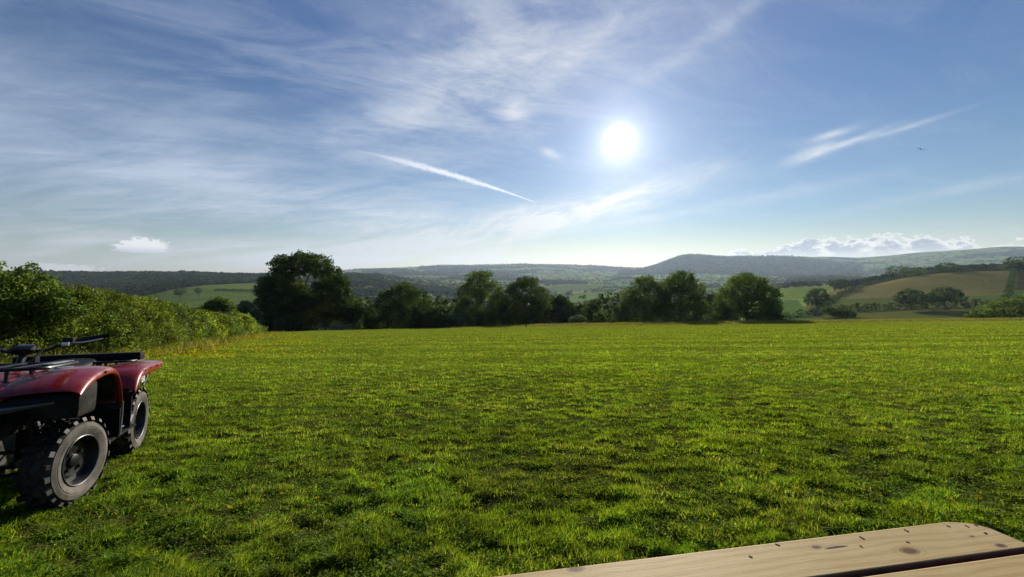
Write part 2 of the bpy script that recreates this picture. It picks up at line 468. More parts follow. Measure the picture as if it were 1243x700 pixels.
def build_grass():
    gm = leaf_mat('grass_blade', (.125, .18, .016), (.31, .40, .018), gloss=.007, mixf=.5)
    def kp(X, Y, r):
        dn = fbm(X / .17 + 3, Y / .11, 3)
        return r < np.clip(.22 + 1.9 * (dn - .34) / .4, .07, 1)
    sets = [(560000, 1.7, 7, .005, .027, 2, .35), (380000, 7, 24, .010, .032, 2, .55), (200000, 24, 100, .03, .05, 1, .55)]
    for k, (n, a, b, w, h, s, we) in enumerate(sets):
        me = blades('grass', n, a, b, w, h, grass_col, gm, s, we, kp if k < 2 else None)
        link('grass', me, kind='stuff', label='short mown green grass covering the field', cat='grass')
    rng = np.random.default_rng(91); nn = 170000
    Y = 1.7 * (9 / 1.7) ** rng.random(nn); X = (rng.random(nn) * 2 - 1) * (1.42 * Y + .3)
    k = rng.random(nn) < .15 + 1.2 * sstep(.42, .62, fbm(X / .3 + 70, Y / .25, 3)); X, Y = X[k], Y[k]; nn = len(X)
    c = np.stack([X, Y, H(X, Y) + .006 + .022 * rng.random(nn)], 1)
    v, tr = leaf_quads(c, .012 + .005 * rng.random(nn), rng, .8, np.array([[0, 0, 1.]]), .7)
    t = (.55 + .8 * rng.random(nn)) * (.6 + .6 * fbm(X / .2, Y / .2, 2))
    link('clover', mesh_np('clover', v, None, tr, np.repeat(np.stack([t * .85, t, t * .9], 1), 4, 0), [gm]), kind='stuff', label='low clover and leafy weeds mixed into the near grass', cat='weeds')
    def km(X, Y, r): return np.abs(X) > 1.38 * Y + .3
    me = blades('grass', 420000, .9, 7, .006, .027, grass_col, gm, 2, .4, km, xlim=3.6, power=.8)
    link('grass', me, kind='stuff', label='short mown green grass carrying on beyond the sides of the view', cat='grass')
    # uncut growth: strip at the far edge, fringe along the hedge
    tall = leaf_mat('tall_grass_blade', (.13, .14, .022), (.27, .27, .03), gloss=.015)
    def kf(X, Y, r):
        px = W0 / 2 + F * X / Y
        return (Y > 84 + 3 * vn(X / 6, Y * 0)) & (px > 540) & (r < .12 + 1.6 * sstep(.42, .66, fbm(X / 3, Y / 2, 3)))
    me = blades('tall_grass', 190000, 82, 128, .05, .30, grass_col, tall, 1, .3, kf)
    link('tall_grass', me, kind='stuff', label='strip of rough uncut grass with seed heads at the far edge of the field', cat='grass')
    def kh(X, Y, r):
        d = hedge_side(X, Y)
        return (d > -1.2) & (d < 1.6 + 1.5 * vn(X / 3, Y / 3)) & (r < .25 + fbm(X, Y, 2))
    me = blades('hedge_bottom_grass', 200000, 7, 70, .012, .25, grass_col, tall, 2, .6, kh, hexp=.15)
    link('hedge_bottom_grass', me, kind='stuff', label='long grass fringe growing at the foot of the hedge on the left', cat='grass')

# ------------------------------------------------------------------ hedge on the left
HEDGE_PTS = [(-25., -14.), (-19.5, -4.), (-16.8, 4.)] + [tuple(gpix(*p)[:2]) for p in ((-40, 455), (20, 447), (80, 440), (140, 434), (190, 428), (250, 416), (295, 409), (330, 404.4))]
HP = np.array(HEDGE_PTS)
def hedge_side(X, Y):                # signed distance, positive on the field side
    best = np.full(X.shape, 1e9); sg = np.zeros(X.shape)
    for a, b in zip(HP[:-1], HP[1:]):
        d = b - a; L = np.hypot(*d); d = d / L
        t = np.clip((X - a[0]) * d[0] + (Y - a[1]) * d[1], 0, L)
        ex = X - (a[0] + d[0] * t); ey = Y - (a[1] + d[1] * t)
        dist = np.hypot(ex, ey); s = np.sign(ex * d[1] - ey * d[0])
        k = dist < best; best[k] = dist[k]; sg[k] = s[k]
    return best * sg
def build_hedge():
    top = lambda px: np.interp(px, [-60, 0, 30, 70, 95, 115, 135, 165, 200, 235, 262, 290, 308, 320, 332], [345, 347, 352, 362, 366, 360, 361, 362, 369, 371, 377, 381, 384, 392, 401])
    rng = np.random.default_rng(5)
    lobes = []; stems = []; meta = []
    seglen = np.hypot(*(HP[1:] - HP[:-1]).T); cum = np.concatenate([[0], np.cumsum(seglen)])
    s = 0.
    while s < cum[-1]:
        i = min(np.searchsorted(cum, s, side='right') - 1, len(seglen) - 1)
        t = (s - cum[i]) / seglen[i]; p = HP[i] * (1 - t) + HP[i + 1] * t
        d = (HP[i + 1] - HP[i]) / seglen[i]; nrm = np.array([d[1], -d[0]])
        g = float(HB(p[0], p[1]))
        if p[1] > 5:
            px, _ = project(p[0], p[1], g + 2); h = float(CZ + p[1] * tz(px, top(px)) - g)
        else: h = 2.6
        h = max(1.0, h * (.86 + .34 * float(vn(s / 1.7, 3.3))) + .35 * (rng.random() - .5))
        for k in range(3):
            off = -1.15 - .1 * k + (rng.random() - .5) * 1.1
            rr = h * (.30 + .12 * rng.random()); cz = (h - rr * .95) * (.35 + .65 * k / 2 if k < 2 else 1.0)
            if k == 0: cz = rr * .75; off = -.95 + .3 * (rng.random() - .5)
            q = p + nrm * off + d * (rng.random() - .5) * .8
            lobes.append((q[0], q[1], g + cz, rr * 1.0, rr * 1.0, rr))
            meta.append(s)
        if rng.random() < .8:
            q = p + nrm * -1.2
            stems.append(tube_np([(q[0], q[1], g - .15), (q[0] + .1 * rng.normal(), q[1] + .1 * rng.normal(), g + h * .4), (q[0] + .3 * rng.normal(), q[1] + .3 * rng.normal(), g + h * .9)], [.05, .035, .012], 5))
        s += .62 if p[1] < 28 else .95
    L = np.array(lobes)
    lm = leaf_mat('hedge_leaf', (.06, .10, .014), (.15, .215, .016), gloss=.022)
    bark = principled('hedge_bark', (.07, .055, .04), .9, bump=(30, .6, .02), var=.3)
    root = empty('hedge', (float(HP[4][0]), float(HP[4][1]), float(HB(*HP[4]))), 'long mixed green hedge running down the left side of the field', 'hedge')
    off = np.array(root.location)
    for v, q in stems: link('stem', mesh_np('hedge_stem', v - off, q, mats=[bark], smooth=True), root)
    parts = []
    for a, b, per, clr, size, dens in ((-99, 16, 34, .20, .06, 130), (16, 24, 34, .24, .07, 110), (24, 40, 30, .32, .12, 44), (40, 90, 26, .42, .17, 20)):
        k = (L[:, 1] >= a) & (L[:, 1] < b)
        if not k.any(): continue
        n = int(k.sum() * dens * (.35 if b < 10 else 1))
        v, tr, ti, _ = crown_np(L[k], n, clr, per, size, rng, .45, .06)
        parts.append((v, tr, ti))
    vs = np.concatenate([p[0] for p in parts]); o = np.cumsum([0] + [len(p[0]) for p in parts[:-1]])
    tr = np.concatenate([p[1] + k for p, k in zip(parts, o)]); ti = np.concatenate([p[2] for p in parts])
    ti = ti * (.82 + 1.05 * sstep(.42, .7, fbm(vs[:, 0] / 1.6, vs[:, 1] / 1.6 + vs[:, 2] / 1.5, 3)))[:, None] * np.array([1.12, 1.0, .85])
    sp = fbm(vs[:, 0] / 2.6 + 11, vs[:, 1] / 2.6, 2)[:, None]
    ti = ti * np.where(sp > .56, (.72, .80, 1.1), np.where(sp < .42, (1.08, 1.05, .85), (1., 1., 1.)))
    link('foliage', mesh_np('hedge_foliage', vs - off, None, tr, ti, [lm]), root)

# ------------------------------------------------------------------ trees
def tree(name, label, cat, cx, base_y, Z, lobes_px, seed, leafsize=.42, clump=1.1, per=26, nclump=900, mats=None, group=None, trunk_r=.35, depth=.9, parts=('crown', 'trunk'), tint=(1, 1, 1), sink=0.):
    """lobes_px: (px, py, rx_px[, ry_px]) sighted in the picture; built at depth Z with real thickness"""
    rng = np.random.default_rng(seed)
    b = at(cx, base_y, Z); gz = float(HB(b.x, b.y)); b.z = gz
    root = empty(name, b, label, cat, group); ori = np.array(b)
    L = []
    allx = [l[0] for l in lobes_px]; mx = (min(allx) + max(allx)) / 2; hw = max(8, (max(allx) - min(allx)) / 2 + 8)
    for l in lobes_px:
        px, py, rx = l[:3]; ry = l[3] if len(l) > 3 else rx * .9
        m = Z / F; spread = math.sqrt(max(0, 1 - ((px - mx) / hw) ** 2)) * hw * m * depth * .7
        for k in range(2 if spread > rx * m * .5 else 1):
            oy = (rng.random() * 2 - 1) * spread * .5 + (spread * .55 if k else -spread * .55) * (1 if spread > rx * m * .5 else 0)
            c = at(px, py, Z + oy)
            L.append((c.x - b.x, c.y - b.y, c.z - b.z, rx * m, rx * m, ry * m))
    v, tr, ti, cc = crown_np(L, nclump, clump, per, leafsize, rng, .4)
    ti = ti * np.array(tint)
    link(parts[0], mesh_np(name + '_crown', v, None, tr, ti, [mats[0]]), root)
    tubes = []
    top = np.array([0, 0, max(1.5, np.mean([l[2] for l in L]))])
    k = 6; pts = [np.array([0, 0, -.4])] + [top * (i / k) + np.array([.25 * trunk_r * rng.normal(), .25 * trunk_r * rng.normal(), 0]) for i in range(1, k + 1)]
    rads = [trunk_r * 1.5] + [trunk_r * (1.05 - .75 * i / k) for i in range(1, k + 1)]
    tubes.append(tube_np(pts, rads, 9))
    for i in rng.choice(len(cc), min(len(cc), 34), replace=False):
        e = cc[i]; s = top * (.3 + .6 * rng.random()); mid = (s + e) / 2 + np.array([0, 0, .08 * np.linalg.norm(e - s)])
        r0 = trunk_r * .35 * (.6 + .6 * rng.random())
        tubes.append(tube_np([s, s * .6 + mid * .4, mid, mid * .4 + e * .6, e], [r0, r0 * .8, r0 * .55, r0 * .35, .02], 5))
    v, q = join_np(tubes)
    link(parts[1], mesh_np(name + '_trunk', v, q, mats=[mats[1]], smooth=True), root)
    return root
def autolobes(cx, top, hw, base, rng, n=9, flat=1.):
    """a full rounded crown: one core and a ring of smaller bulges"""
    h = (base - top); cy = top + h * .5
    out = [(cx, cy, hw * .72, h * .46)]
    for k in range(n):
        a = 2 * math.pi * k / n + .5 * rng.random()
        out.append((cx + math.cos(a) * hw * (.62 + .1 * rng.random()), cy + math.sin(a) * h * .30 * flat, hw * (.26 + .12 * rng.random()), h * (.17 + .07 * rng.random())))
    for k in range(4):
        out.append((cx + (rng.random() - .5) * hw * .9, top + h * (.16 + .12 * rng.random()), hw * .27, h * .15))
    return out
def build_trees():
    dark = leaf_mat('oak_leaf', (.034, .058, .013), (.065, .10, .012), gloss=.015)
    mid = leaf_mat('ash_leaf', (.055, .09, .022), (.12, .175, .02), gloss=.02)
    grey = leaf_mat('willow_leaf', (.075, .11, .05), (.09, .13, .04), gloss=.03)
    bark = principled('bark', (.085, .07, .055), .95, bump=(6, .8, .1), var=.35)
    wl_ = leaf_mat('woodland_leaf', (.05, .075, .024), (.05, .075, .015), gloss=0., mixf=.3)
    D, M, G = (dark, bark), (mid, bark), (grey, bark)
    Hh = (bpy.data.materials['hedge_leaf'], bark)
    oak = [(366,320,15),(344,324,14),(386,322,14),(328,342,11,8),(322,352,9,7),(350,344,11),(404,336,12),(412,346,10),(398,352,15),(360,356,14),(336,366,17),(320,370,10),(366,376,18),(392,368,16),(414,362,14),(428,372,10),(412,378,10),(345,388,18,14),(366,394,14,10),(328,390,12),(422,384,11,8),(432,380,7),(400,380,13,7)]
    tree('oak_tree', 'biggest dark spreading oak standing alone at the left end of the field', 'tree', 364, 405, 96, oak, 1, .46, 1.25, 30, 2100, D, trunk_r=.9)
    r = np.random.default_rng(77)
    T = [
     ('tree', 'small thin trunked tree in the sunlit gap under the right of the big oak', 'tree', 394, 400, 118, autolobes(396, 376, 12, 395, r), 'D', .4, 1., 200, .3),
     ('shrub', 'grey green willowy shrub at the far end of the left hedge', 'shrub', 296, 402, 74, autolobes(297, 367, 20, 400, r), 'G', .3, .7, 420, .15),
     ('shrub', 'taller bright leaved bush standing above the hedge behind the quad bike', 'shrub', 45, 446, 13.6, [(14,358,28,22),(44,352,19,15),(64,366,18,15),(28,384,32,26),(-16,356,28,24),(84,376,14,12),(103,368,12,14),(66,390,26,22),(38,336,8,8),(12,340,12,8),(42,325,3,5),(27,328,4,4),(-2,325,4,6),(56,338,5,7),(80,360,5,7)], 'H', .08, .2, 1250, .06),
     ('shrub', 'dark rounded bush between the left hedge and the foot of the big oak', 'shrub', 268, 402, 60, autolobes(266, 362, 22, 398, r), 'M', .24, .6, 420, .15),
     ('shrub', 'pale leaved bush low against the left foot of the big oak', 'shrub', 345, 404, 88, autolobes(340, 386, 7, 402, r), 'G', .3, .6, 120, .12),
     ('tree', 'wide dark tree right of the big oak with a low rounded top', 'tree', 488, 398, 112, [(486,362,22,16),(470,368,16),(506,366,17),(492,350,12,7),(458,382,14),(520,378,13),(488,384,24,13),(512,390,14,9)], 'D', .42, 1.1, 800, .4),
     ('shrub', 'small upright dark bush in front of the wide dark tree, right of the big oak', 'shrub', 452, 403, 92, [(452,392,9,10),(451,382,7,8),(455,400,9,6)], 'D', .3, .6, 240, .15),
     ('shrub', 'broad black green bush at the crest of the field right of the wide dark tree', 'shrub', 523, 400, 104, [(522,388,17,11),(508,392,11,8),(538,391,13,9),(520,378,10,6)], 'D', .34, .7, 420, .2),
     ('shrub', 'lighter green shrub at the crest just left of the tall pair of trees', 'shrub', 556, 398, 106, [(556,389,9,8),(547,392,7,6)], 'G', .32, .6, 200, .12),
     ('tree', 'tall mid green tree left of the darker domed tree near the centre', 'tree', 583, 396, 122, [(582,346,17,13),(570,356,15),(597,354,14),(578,336,11,7),(590,334,9,6),(583,368,24,16),(565,378,14),(603,374,13),(585,388,24,10)], 'M', .4, 1.1, 900, .4),
     ('tree', 'dark domed tree right of the tall mid green tree near the centre', 'tree', 637, 395, 122, [(637,352,19,14),(624,360,15),(652,360,14),(640,342,12,7),(634,374,26,15),(655,376,14),(617,378,13),(638,387,26,9)], 'D', .4, 1.1, 900, .4),
     ('tree', 'low dark pointed tree in the dip right of the domed tree', 'tree', 686, 394, 132, [(686,378,13,13),(683,367,8,7),(697,380,9,9),(676,383,9,8)], 'D', .42, .9, 360, .3),
     ('tree', 'small dark tree with an uneven top right of the low pointed tree', 'tree', 716, 394, 140, [(716,378,12,12),(722,370,8,7),(708,382,9,8),(730,384,9,8)], 'M', .42, .9, 340, .3),
     ('shrub', 'small round pale bush on the crest in front of the low pointed tree', 'shrub', 703, 392, 112, [(703,388,8,6),(696,389,5,5)], 'G', .32, .5, 140, .1),
     ('shrub', 'small leafy bush on the crest right of the round pale bush', 'shrub', 728, 392, 112, [(728,386,7,7),(731,389,6,5)], 'M', .32, .5, 120, .1),
     ('tree', 'tall tree with a sloping left side, left of two grown together right of centre', 'tree', 782, 392, 124, [(782,352,17,14),(768,362,14),(795,360,16),(784,342,11,7),(776,374,22,14),(758,378,12),(755,385,9),(795,378,18,13)], 'M', .4, 1.1, 850, .4),
     ('tree', 'taller round topped tree, right of two grown together right of centre', 'tree', 826, 391, 120, [(825,344,17,12),(812,352,15),(840,352,14),(828,335,12,6),(826,364,25,16),(846,372,12),(806,372,14),(828,380,27,12)], 'M', .4, 1.1, 950, .4),
     ('tree', 'small pale tree in the gap left of the broad round tree', 'tree', 866, 391, 128, [(864,366,9,10),(868,378,9,9)], 'G', .4, .9, 200, .25),
     ('tree', 'broad round green tree standing apart at the right of the field edge', 'tree', 906, 390, 112, [(905,352,24,17),(886,362,16),(928,360,16),(904,340,16,8),(920,344,11,7),(880,376,14),(905,372,34,16),(936,374,12),(930,382,16,8),(944,384,8,5),(874,384,10,7)], 'M', .38, 1.05, 1300, .5),
     ('shrub', 'spreading green bush at the right edge of the picture beyond the crest', 'shrub', 1222, 390, 132, [(1220,374,20,9),(1200,379,14,7),(1243,370,20,11),(1186,383,9,5),(1262,372,22,12),(1225,382,30,8)], 'M', .42, .9, 900, .25),
     ('tree', 'dark round tree at the left corner of the hillside hedge', 'tree', 993, 364, 330, [(993,360,11,9),(986,364,8,7),(1001,364,9,8),(993,353,7,4)], 'D', 1.0, 1.6, 260, .4),
     ('shrub', 'dark low thicket at the foot of the hillside below the round tree', 'shrub', 1018, 384, 230, [(1018,379,10,5),(1030,381,7,4),(1006,376,7,4)], 'D', .8, 1.2, 200, .3),
     ('tree', 'left of two dark trees in the middle of the hillside hedge', 'tree', 1106, 366, 330, [(1106,359,12,8),(1096,362,8,6),(1118,363,10,6)], 'D', 1.0, 1.6, 260, .4),
     ('tree', 'right of two dark trees in the middle of the hillside hedge', 'tree', 1147, 366, 330, [(1147,357,14,8),(1136,361,9,6),(1160,361,9,6)], 'D', 1.0, 1.6, 280, .4),
     ('tree', 'small round tree at the left corner of the tan field', 'tree', 1021, 349, 560, [(1021,345,8,6),(1015,348,5,4)], 'D', 1.2, 1.6, 160, .4),
     ('tree', 'rounded pair of crowns on the skyline above the tan field', 'tree', 1094, 332, 640, [(1088,328,10,6),(1103,329,9,5),(1116,330,7,4)], 'M', 1.3, 2., 240, .4),
     ('tree', 'dark tree on the brow above the middle of the tan field', 'tree', 1150, 328, 640, [(1150,324,10,5),(1142,326,6,4),(1160,325,6,4)], 'D', 1.3, 2., 220, .4),
     ('tree', 'tall dark tree on the brow at the right edge of the picture', 'tree', 1234, 326, 620, [(1234,319,10,8),(1224,323,8,5),(1247,321,10,7)], 'D', 1.3, 2., 260, .4),
     ('tree', 'small dark tree alone on the light green field far left', 'tree', 219, 357, 800, [(219,353,6,4),(216,355,4,3)], 'D', 1.3, 1.8, 110, .4),
     ('tree', 'small paler tree on the light green field right of the dark one', 'tree', 241, 356, 800, [(241,352,3.4,4)], 'M', 1.3, 1.8, 70, .3),
    ]
    for i, (nm, lab, cat, cx, by, Z, lb, mk, ls, cl, nc, tr_) in enumerate(T):
        tree(nm, lab, cat, cx, by, Z, lb, 100 + i, ls, cl, 26 if Z < 200 else 16, nc, {'D': D, 'M': M, 'G': G, 'H': Hh}[mk], trunk_r=tr_, parts=('crown', 'trunk') if nm == 'tree' else ('foliage', 'stem'))
    CREST = True
    # hedges on the far hillside, each a thing
    def far_hedge(label, pts, Z0, Z1, h, seed, n=70):
        rng = np.random.default_rng(seed); L = []
        m = len(pts)
        for k in range(n):
            t = k / (n - 1) * (m - 1); i = min(int(t), m - 2); f = t - i
            px = pts[i][0] * (1 - f) + pts[i + 1][0] * f; Zd = Z0 + (Z1 - Z0) * k / (n - 1)
            if len(pts[0]) > 2: Zd = pts[i][2] * (1 - f) + pts[i + 1][2] * f
            x, b, _ = ray(px, 350); X = x / b * Zd; g = float(HB(X, Zd)); hh = h * (.7 + .6 * rng.random())
            L.append((X, Zd, g + hh * .45, 3.2, 3.2, hh * .6))
        L = np.array(L); o = L[0, :3].copy(); o[2] -= 1
        root = empty('hedge', tuple(o), label, 'hedge', None)
        v, tr, ti, _ = crown_np(L - np.array([*o, 0, 0, 0]), n * 9, 1.2, 14, 1.0, rng, .3)
        link('foliage', mesh_np('far_hedge_foliage', v, None, tr, ti, [dark]), root)
    far_hedge('dark hedge along the foot of the tan field on the right hillside', [(940, 0), (1243, 0), (1330, 0)], 345, 335, 5.5, 31, 150)
    far_hedge('dark hedge climbing the left edge of the tan field', [(988, 0, 345), (1003, 0, 420), (1022, 0, 500), (1048, 0, 590), (1075, 0, 650)], 0, 0, 5.5, 32, 80)
    far_hedge('dark hedge along the brow of the tan field', [(1075, 0), (1330, 0)], 650, 640, 4.5, 33, 110)
    far_hedge('thick dark hedge running up between the tan field and its right neighbour', [(1222, 0, 350), (1226, 0, 460), (1229, 0, 560), (1230, 0, 640)], 0, 0, 7, 34, 70)
    far_hedge('tall unkempt belt of bushes linking the centre trees below the field edge', [(432, 0), (765, 0)], 128, 132, 11.5, 37, 150)
    far_hedge('hedge across the light green field far left', [(262, 0), (330, 0)], 980, 940, 5, 35, 60)
    far_hedge('dark belt of bushes below the light green field far left', [(175, 0), (330, 0)], 600, 640, 7, 36, 90)
    # ---- distant trees: countable hedgerow trees one by one, woods as a mass
    rng = np.random.default_rng(41)
    n = 420000
    az = np.radians(-58 + 116 * rng.random(n)); r = 260 * (7000 / 260) ** rng.random(n)
    X = np.sin(az) * r; Y = np.cos(az) * r; Z = HB(X, Y)
    col, wood, hedge, px, py = landuse(X, Y, Z)
    right = (px > 925) & (r < 800)
    hk = (hedge < 4) & (r > 420) & ~wood & ~right & (rng.random(n) < .8)
    wk = wood & (rng.random(n) < np.interp(r, [300, 1500, 4000, 7000], [.06, .30, .30, .22]) * np.where((r > 1650) & (r < 2200), 1.6, 1)) & ~right
    sk = (~wood) & (hedge < 90) & (r > 500) & ~right & (rng.random(n) < .004)
    variants = []
    for k in range(6):
        q = np.random.default_rng(60 + k)
        lb = [(0, 0, .55, .42, .42, .42)] + [(.3 * q.normal(), .3 * q.normal(), .35 + .4 * q.random(), .28, .28, .25) for _ in range(6)]
        v, tr, ti, _ = crown_np(lb, 60, .13, 10, .13, q, .35)
        tv, tq = tube_np([(0, 0, -.1), (0, 0, .15), (0, 0, .5)], [.05, .035, .01], 5)
        variants.append((v, tr, ti, mesh_np('hedgerow_tree_crown', v, None, tr, ti, [M[0] if k % 2 else D[0]]), mesh_np('hedgerow_tree_trunk', tv, tq, mats=[bark])))
    # individuals: those that show largest
    idx = np.nonzero(hk | sk)[0]
    hgt = 5.5 + 9 * rng.random(n) ** 1.3
    vis = idx[(px[idx] > 0) & (px[idx] < 1243)]
    order = vis[np.argsort(-(hgt[vis] / r[vis]))][:230]
    for i in order:
        k = int(rng.integers(6)); s = float(hgt[i])
        root = empty('hedgerow_tree', (float(X[i]), float(Y[i]), float(Z[i])), 'distant rounded green tree in a hedgerow across the valley', 'tree', 'distant trees along the hedgerows across the valley')
        root.scale = (s * 1.15, s * 1.15, s); root.rotation_euler.z = float(rng.random() * 6.28)
        link('crown', variants[k][3], root); link('trunk', variants[k][4], root)
    rest = np.setdiff1d(idx, order)
    # mass of leafy clumps
    def mass(sel, nm, label, h0, h1, m):
        r_ = r[sel]; s = (h0 + (h1 - h0) * rng.random(len(sel)))
        vs, ts, cs, off = [], [], [], 0
        nl = np.clip((s / r_ * F) ** 2 * 1.6 + 9, 10, 130).astype(int)
        rep = np.repeat(np.arange(len(sel)), nl)
        d = rand_dirs(len(rep), rng); d[:, 2] = np.abs(d[:, 2]) * 1.0 - .15
        c = np.stack([X[sel], Y[sel], Z[sel]], 1)[rep] + d * (s[rep] * (.42 + .14 * rng.random(len(rep))))[:, None] * np.array([1, 1, .95]) + np.array([0, 0, 1.]) * (s[rep] * .4)[:, None]
        size = s[rep] * np.clip(2.2 / np.sqrt(nl[rep]), .16, .62)
        v, tr = leaf_quads(c, size, rng, .85, d, .7)
        tn = (.55 + .9 * rng.random(len(sel)) ** 1.5 + .5 * sstep(.5, .7, fbm(X[sel] / 90, Y[sel] / 90, 2)))[rep] * (.85 + .3 * rng.random(len(rep)))
        ti = np.repeat(np.stack([tn * (.9 + .3 * rng.random(len(sel)))[rep], tn, tn], 1), 4, 0)
        print('mass', nm, len(sel), len(rep))
        link(nm, mesh_np(nm, v, None, tr, ti, [m]), label=label, cat='trees', kind='stuff')
    wi = np.nonzero(wk)[0]
    mass(wi, 'woodland', 'dark distant woods covering the far hillsides', 8, 20, wl_)
    mass(rest, 'hedgerow_growth', 'distant hedgerows and small trees dividing the valley fields', 5, 13, wl_)
# ------------------------------------------------------------------ sky, sun, air
sx_, sb_, sc_ = ray(752, 171)
SUN = Vector((float(sx_), float(sb_), float(sc_))).normalized()
SUN_AZ = math.atan2(SUN.x, SUN.y); SUN_EL = math.asin(SUN.z)
def AE(px, py):
    x, b, c = ray(px, py); v = Vector((float(x), float(b), float(c))).normalized()
    return math.atan2(v.x, v.y), math.asin(v.z)
SKY_STRENGTH = .056
def build_sky():
    w = bpy.data.worlds.new('World'); SC.world = w; w.use_nodes = True
    nt = w.node_tree; nt.nodes.clear(); n = N(nt)
    out = nt.nodes.new('ShaderNodeOutputWorld'); bg = nt.nodes.new('ShaderNodeBackground')
    bg.inputs[1].default_value = SKY_STRENGTH
    sky = nt.nodes.new('ShaderNodeTexSky'); sky.sky_type = 'NISHITA'; sky.sun_disc = False
    sky.sun_elevation = SUN_EL; sky.sun_rotation = SUN_AZ
    sky.altitude = 100; sky.air_density = 1.0; sky.dust_density = .05; sky.ozone_density = 2.2
    dirv = n.coord('Generated'); x, y, z = n.sep(dirv)
    a = x.f('ARCTAN2', y); e = z.f('ARCSINE')
    s0 = S(nt, sky.outputs[0])
    # the phone's deeper blue overhead
    up = e.ss(.0, .75)
    s1 = n.mix(1., s0, n.mix(up, (.84, .94, 1.0), (.44, .76, 1.22)), 'MULTIPLY')
    def blob(px, py, wx, wy, rot=0.):
        a0, e0 = AE(px, py); c, s = math.cos(rot), math.sin(rot)
        da = a - a0; de = e - e0
        u = (da * c + de * s) / (wx / F); v = (de * c - da * s) / (wy / F)
        return ((u * u + v * v) * -1.).f('EXPONENT')
    warm = (1. - e.ss(.0, .16)) * (((a - SUN_AZ) * (a - SUN_AZ)) * -1.6).f('EXPONENT')
    s1 = n.mix(warm * .9, s1, n.mix(1., s1, (1.38, 1.04, .66), 'MULTIPLY'))
    s1 = n.mix((1. - e.ss(.0, .2)) * .6, s1, n.mix(1., s1, (1.16, .99, .84), 'MULTIPLY'))
    # high thin cloud, mapped on a flat layer so that it spreads with perspective
    zz = z.f('MAXIMUM', 0.) + .13
    lx, ly = x / zz, y / zz
    def layer(rot, sx, sy, scale, detail, rough, dist):
        c, s = math.cos(rot), math.sin(rot)
        return n.noise(n.xyz((lx * c + ly * s) * sx, (ly * c - lx * s) * sy, 0.), scale, detail, rough, dist)
    c1 = layer(-.25, .55, 1.5, 1.3, 8, .58, .5); c2 = layer(.35, .7, 2.0, 2.2, 11, .68, .8); c3 = layer(.1, 1., 1.3, 5., 10, .66, .4)
    c4 = n.noise(n.xyz((a * .97 + e * .26) * 4.0, (e * .97 - a * .26) * 15., 3.), 1.3, 11, .70, .9)
    fib = c2.ss(.36, .68); soft = c1.ss(.3, .66); fine = c3.ss(.32, .72); strk = c4.ss(.36, .66)
    veil_l = (blob(60, 190, 330, 62, -.10) + blob(270, 255, 240, 30, -.04) + blob(60, 290, 260, 22) * .8 + blob(30, 40, 180, 50) * .35).f('MINIMUM', 1.2)
    veil_m = blob(560, 110, 200, 62, .55) + blob(640, 40, 260, 60, .1) * .8 + blob(470, 145, 130, 16, .4) * .6
    band = blob(510, 293, 150, 20, .14) * 1.0 + blob(670, 262, 130, 20, .20) * 1.0 + blob(785, 235, 70, 11, .22) * .75 + blob(600, 315, 260, 10, .02) * .6
    gap = 1. - (blob(320, 95, 140, 22, .02) * .85 + blob(370, 170, 100, 26, 0.) * .6 + blob(320, 283, 130, 13) * .8).f('MINIMUM', .95)
    cir = veil_l * (soft * .60 + strk * .25 + .20) * (fib * .22 + .78) * .70
    cir = cir + veil_m * (soft * .5 + fine * .35 + fib * .15) * .50
    cir = cir * gap + band * (strk * .62 + soft * .20 + .20) * .80
    cir = cir + (soft * fib * .10) + blob(300, 70, 400, 60) * fib * .16
    # single wisps
    wis = blob(985, 186, 17, 5.0, .27) * .75 + blob(1032, 172, 24, 2.6, .24) * .5 + blob(1105, 153, 28, 2.0, .16) * .4 + blob(1010, 163, 17, 3.2, .12) * .5
    wis = wis + blob(1180, 226, 60, 4, .12) * .28 + blob(930, 240, 80, 6, .10) * .22 + blob(770, 268, 45, 4, .12) * .35 + blob(667, 185, 13, 4.5, -.4) * .45 + blob(622, 135, 20, 14, -.8) * .35 + blob(1090, 300, 250, 14, 0.) * .3
    wis = wis + blob(860, 45, 120, 8, .36) * .16 + blob(735, 30, 120, 12, .6) * .1
    cir = cir + wis * (fine * .5 + strk * .5 + .35)
    # vapour trail, old and frayed at its left end, sharp at the right
    a0, e0 = AE(440, 184); a1, e1 = AE(650, 245.5); am, em = AE(545, 211)
    L = math.hypot(a1 - a0, e1 - e0); ca, sa = (a1 - a0) / L, (e1 - e0) / L
    u = ((a - a0) * ca + (e - e0) * sa) / L
    bend = ((am - a0) * -sa + (em - e0) * ca)
    wob = (c3 - .5) * .004
    v = (e - e0) * ca - (a - a0) * sa - (u * (1. - u) * 4.) * bend + wob * (1. - u)
    wid = (u.ss(.0, .28, .0022, .0075)) * u.ss(.5, 1.02, 1., .10) + .0002
    cn = n.noise(n.xyz(a, e, 0.), 110., 4, .6, .3)
    trail = (1. - (v.f('ABSOLUTE') / (wid * (cn.ss(.2, .8, .75, 1.3)))).ss(.1, 1.3)) * u.ss(-.12, .45) * (1. - u.ss(.985, 1.0)) * (cn.ss(.2, .6, .6, 1.))
    ghost = ((v / .02) * (v / .02) * -1.).f('EXPONENT') * u.ss(-1.0, -.1) * (1. - u.ss(.0, .6)) * .22
    cir = (cir + ghost * (fine * .5 + .5)).f('MINIMUM', .86)
    # glow of the sun through the thin cloud
    sv = n.xyz(SUN.x, SUN.y, SUN.z)
    dn = nt.nodes.new('ShaderNodeVectorMath'); dn.operation = 'DOT_PRODUCT'
    nrm = nt.nodes.new('ShaderNodeVectorMath'); nrm.operation = 'NORMALIZE'; nt.links.new(dirv.o, nrm.inputs[0])
    nt.links.new(nrm.outputs[0], dn.inputs[0]); nt.links.new(sv.o, dn.inputs[1])
    ang = S(nt, dn.outputs['Value']).f('MINIMUM', .9999999).f('ARCCOSINE')
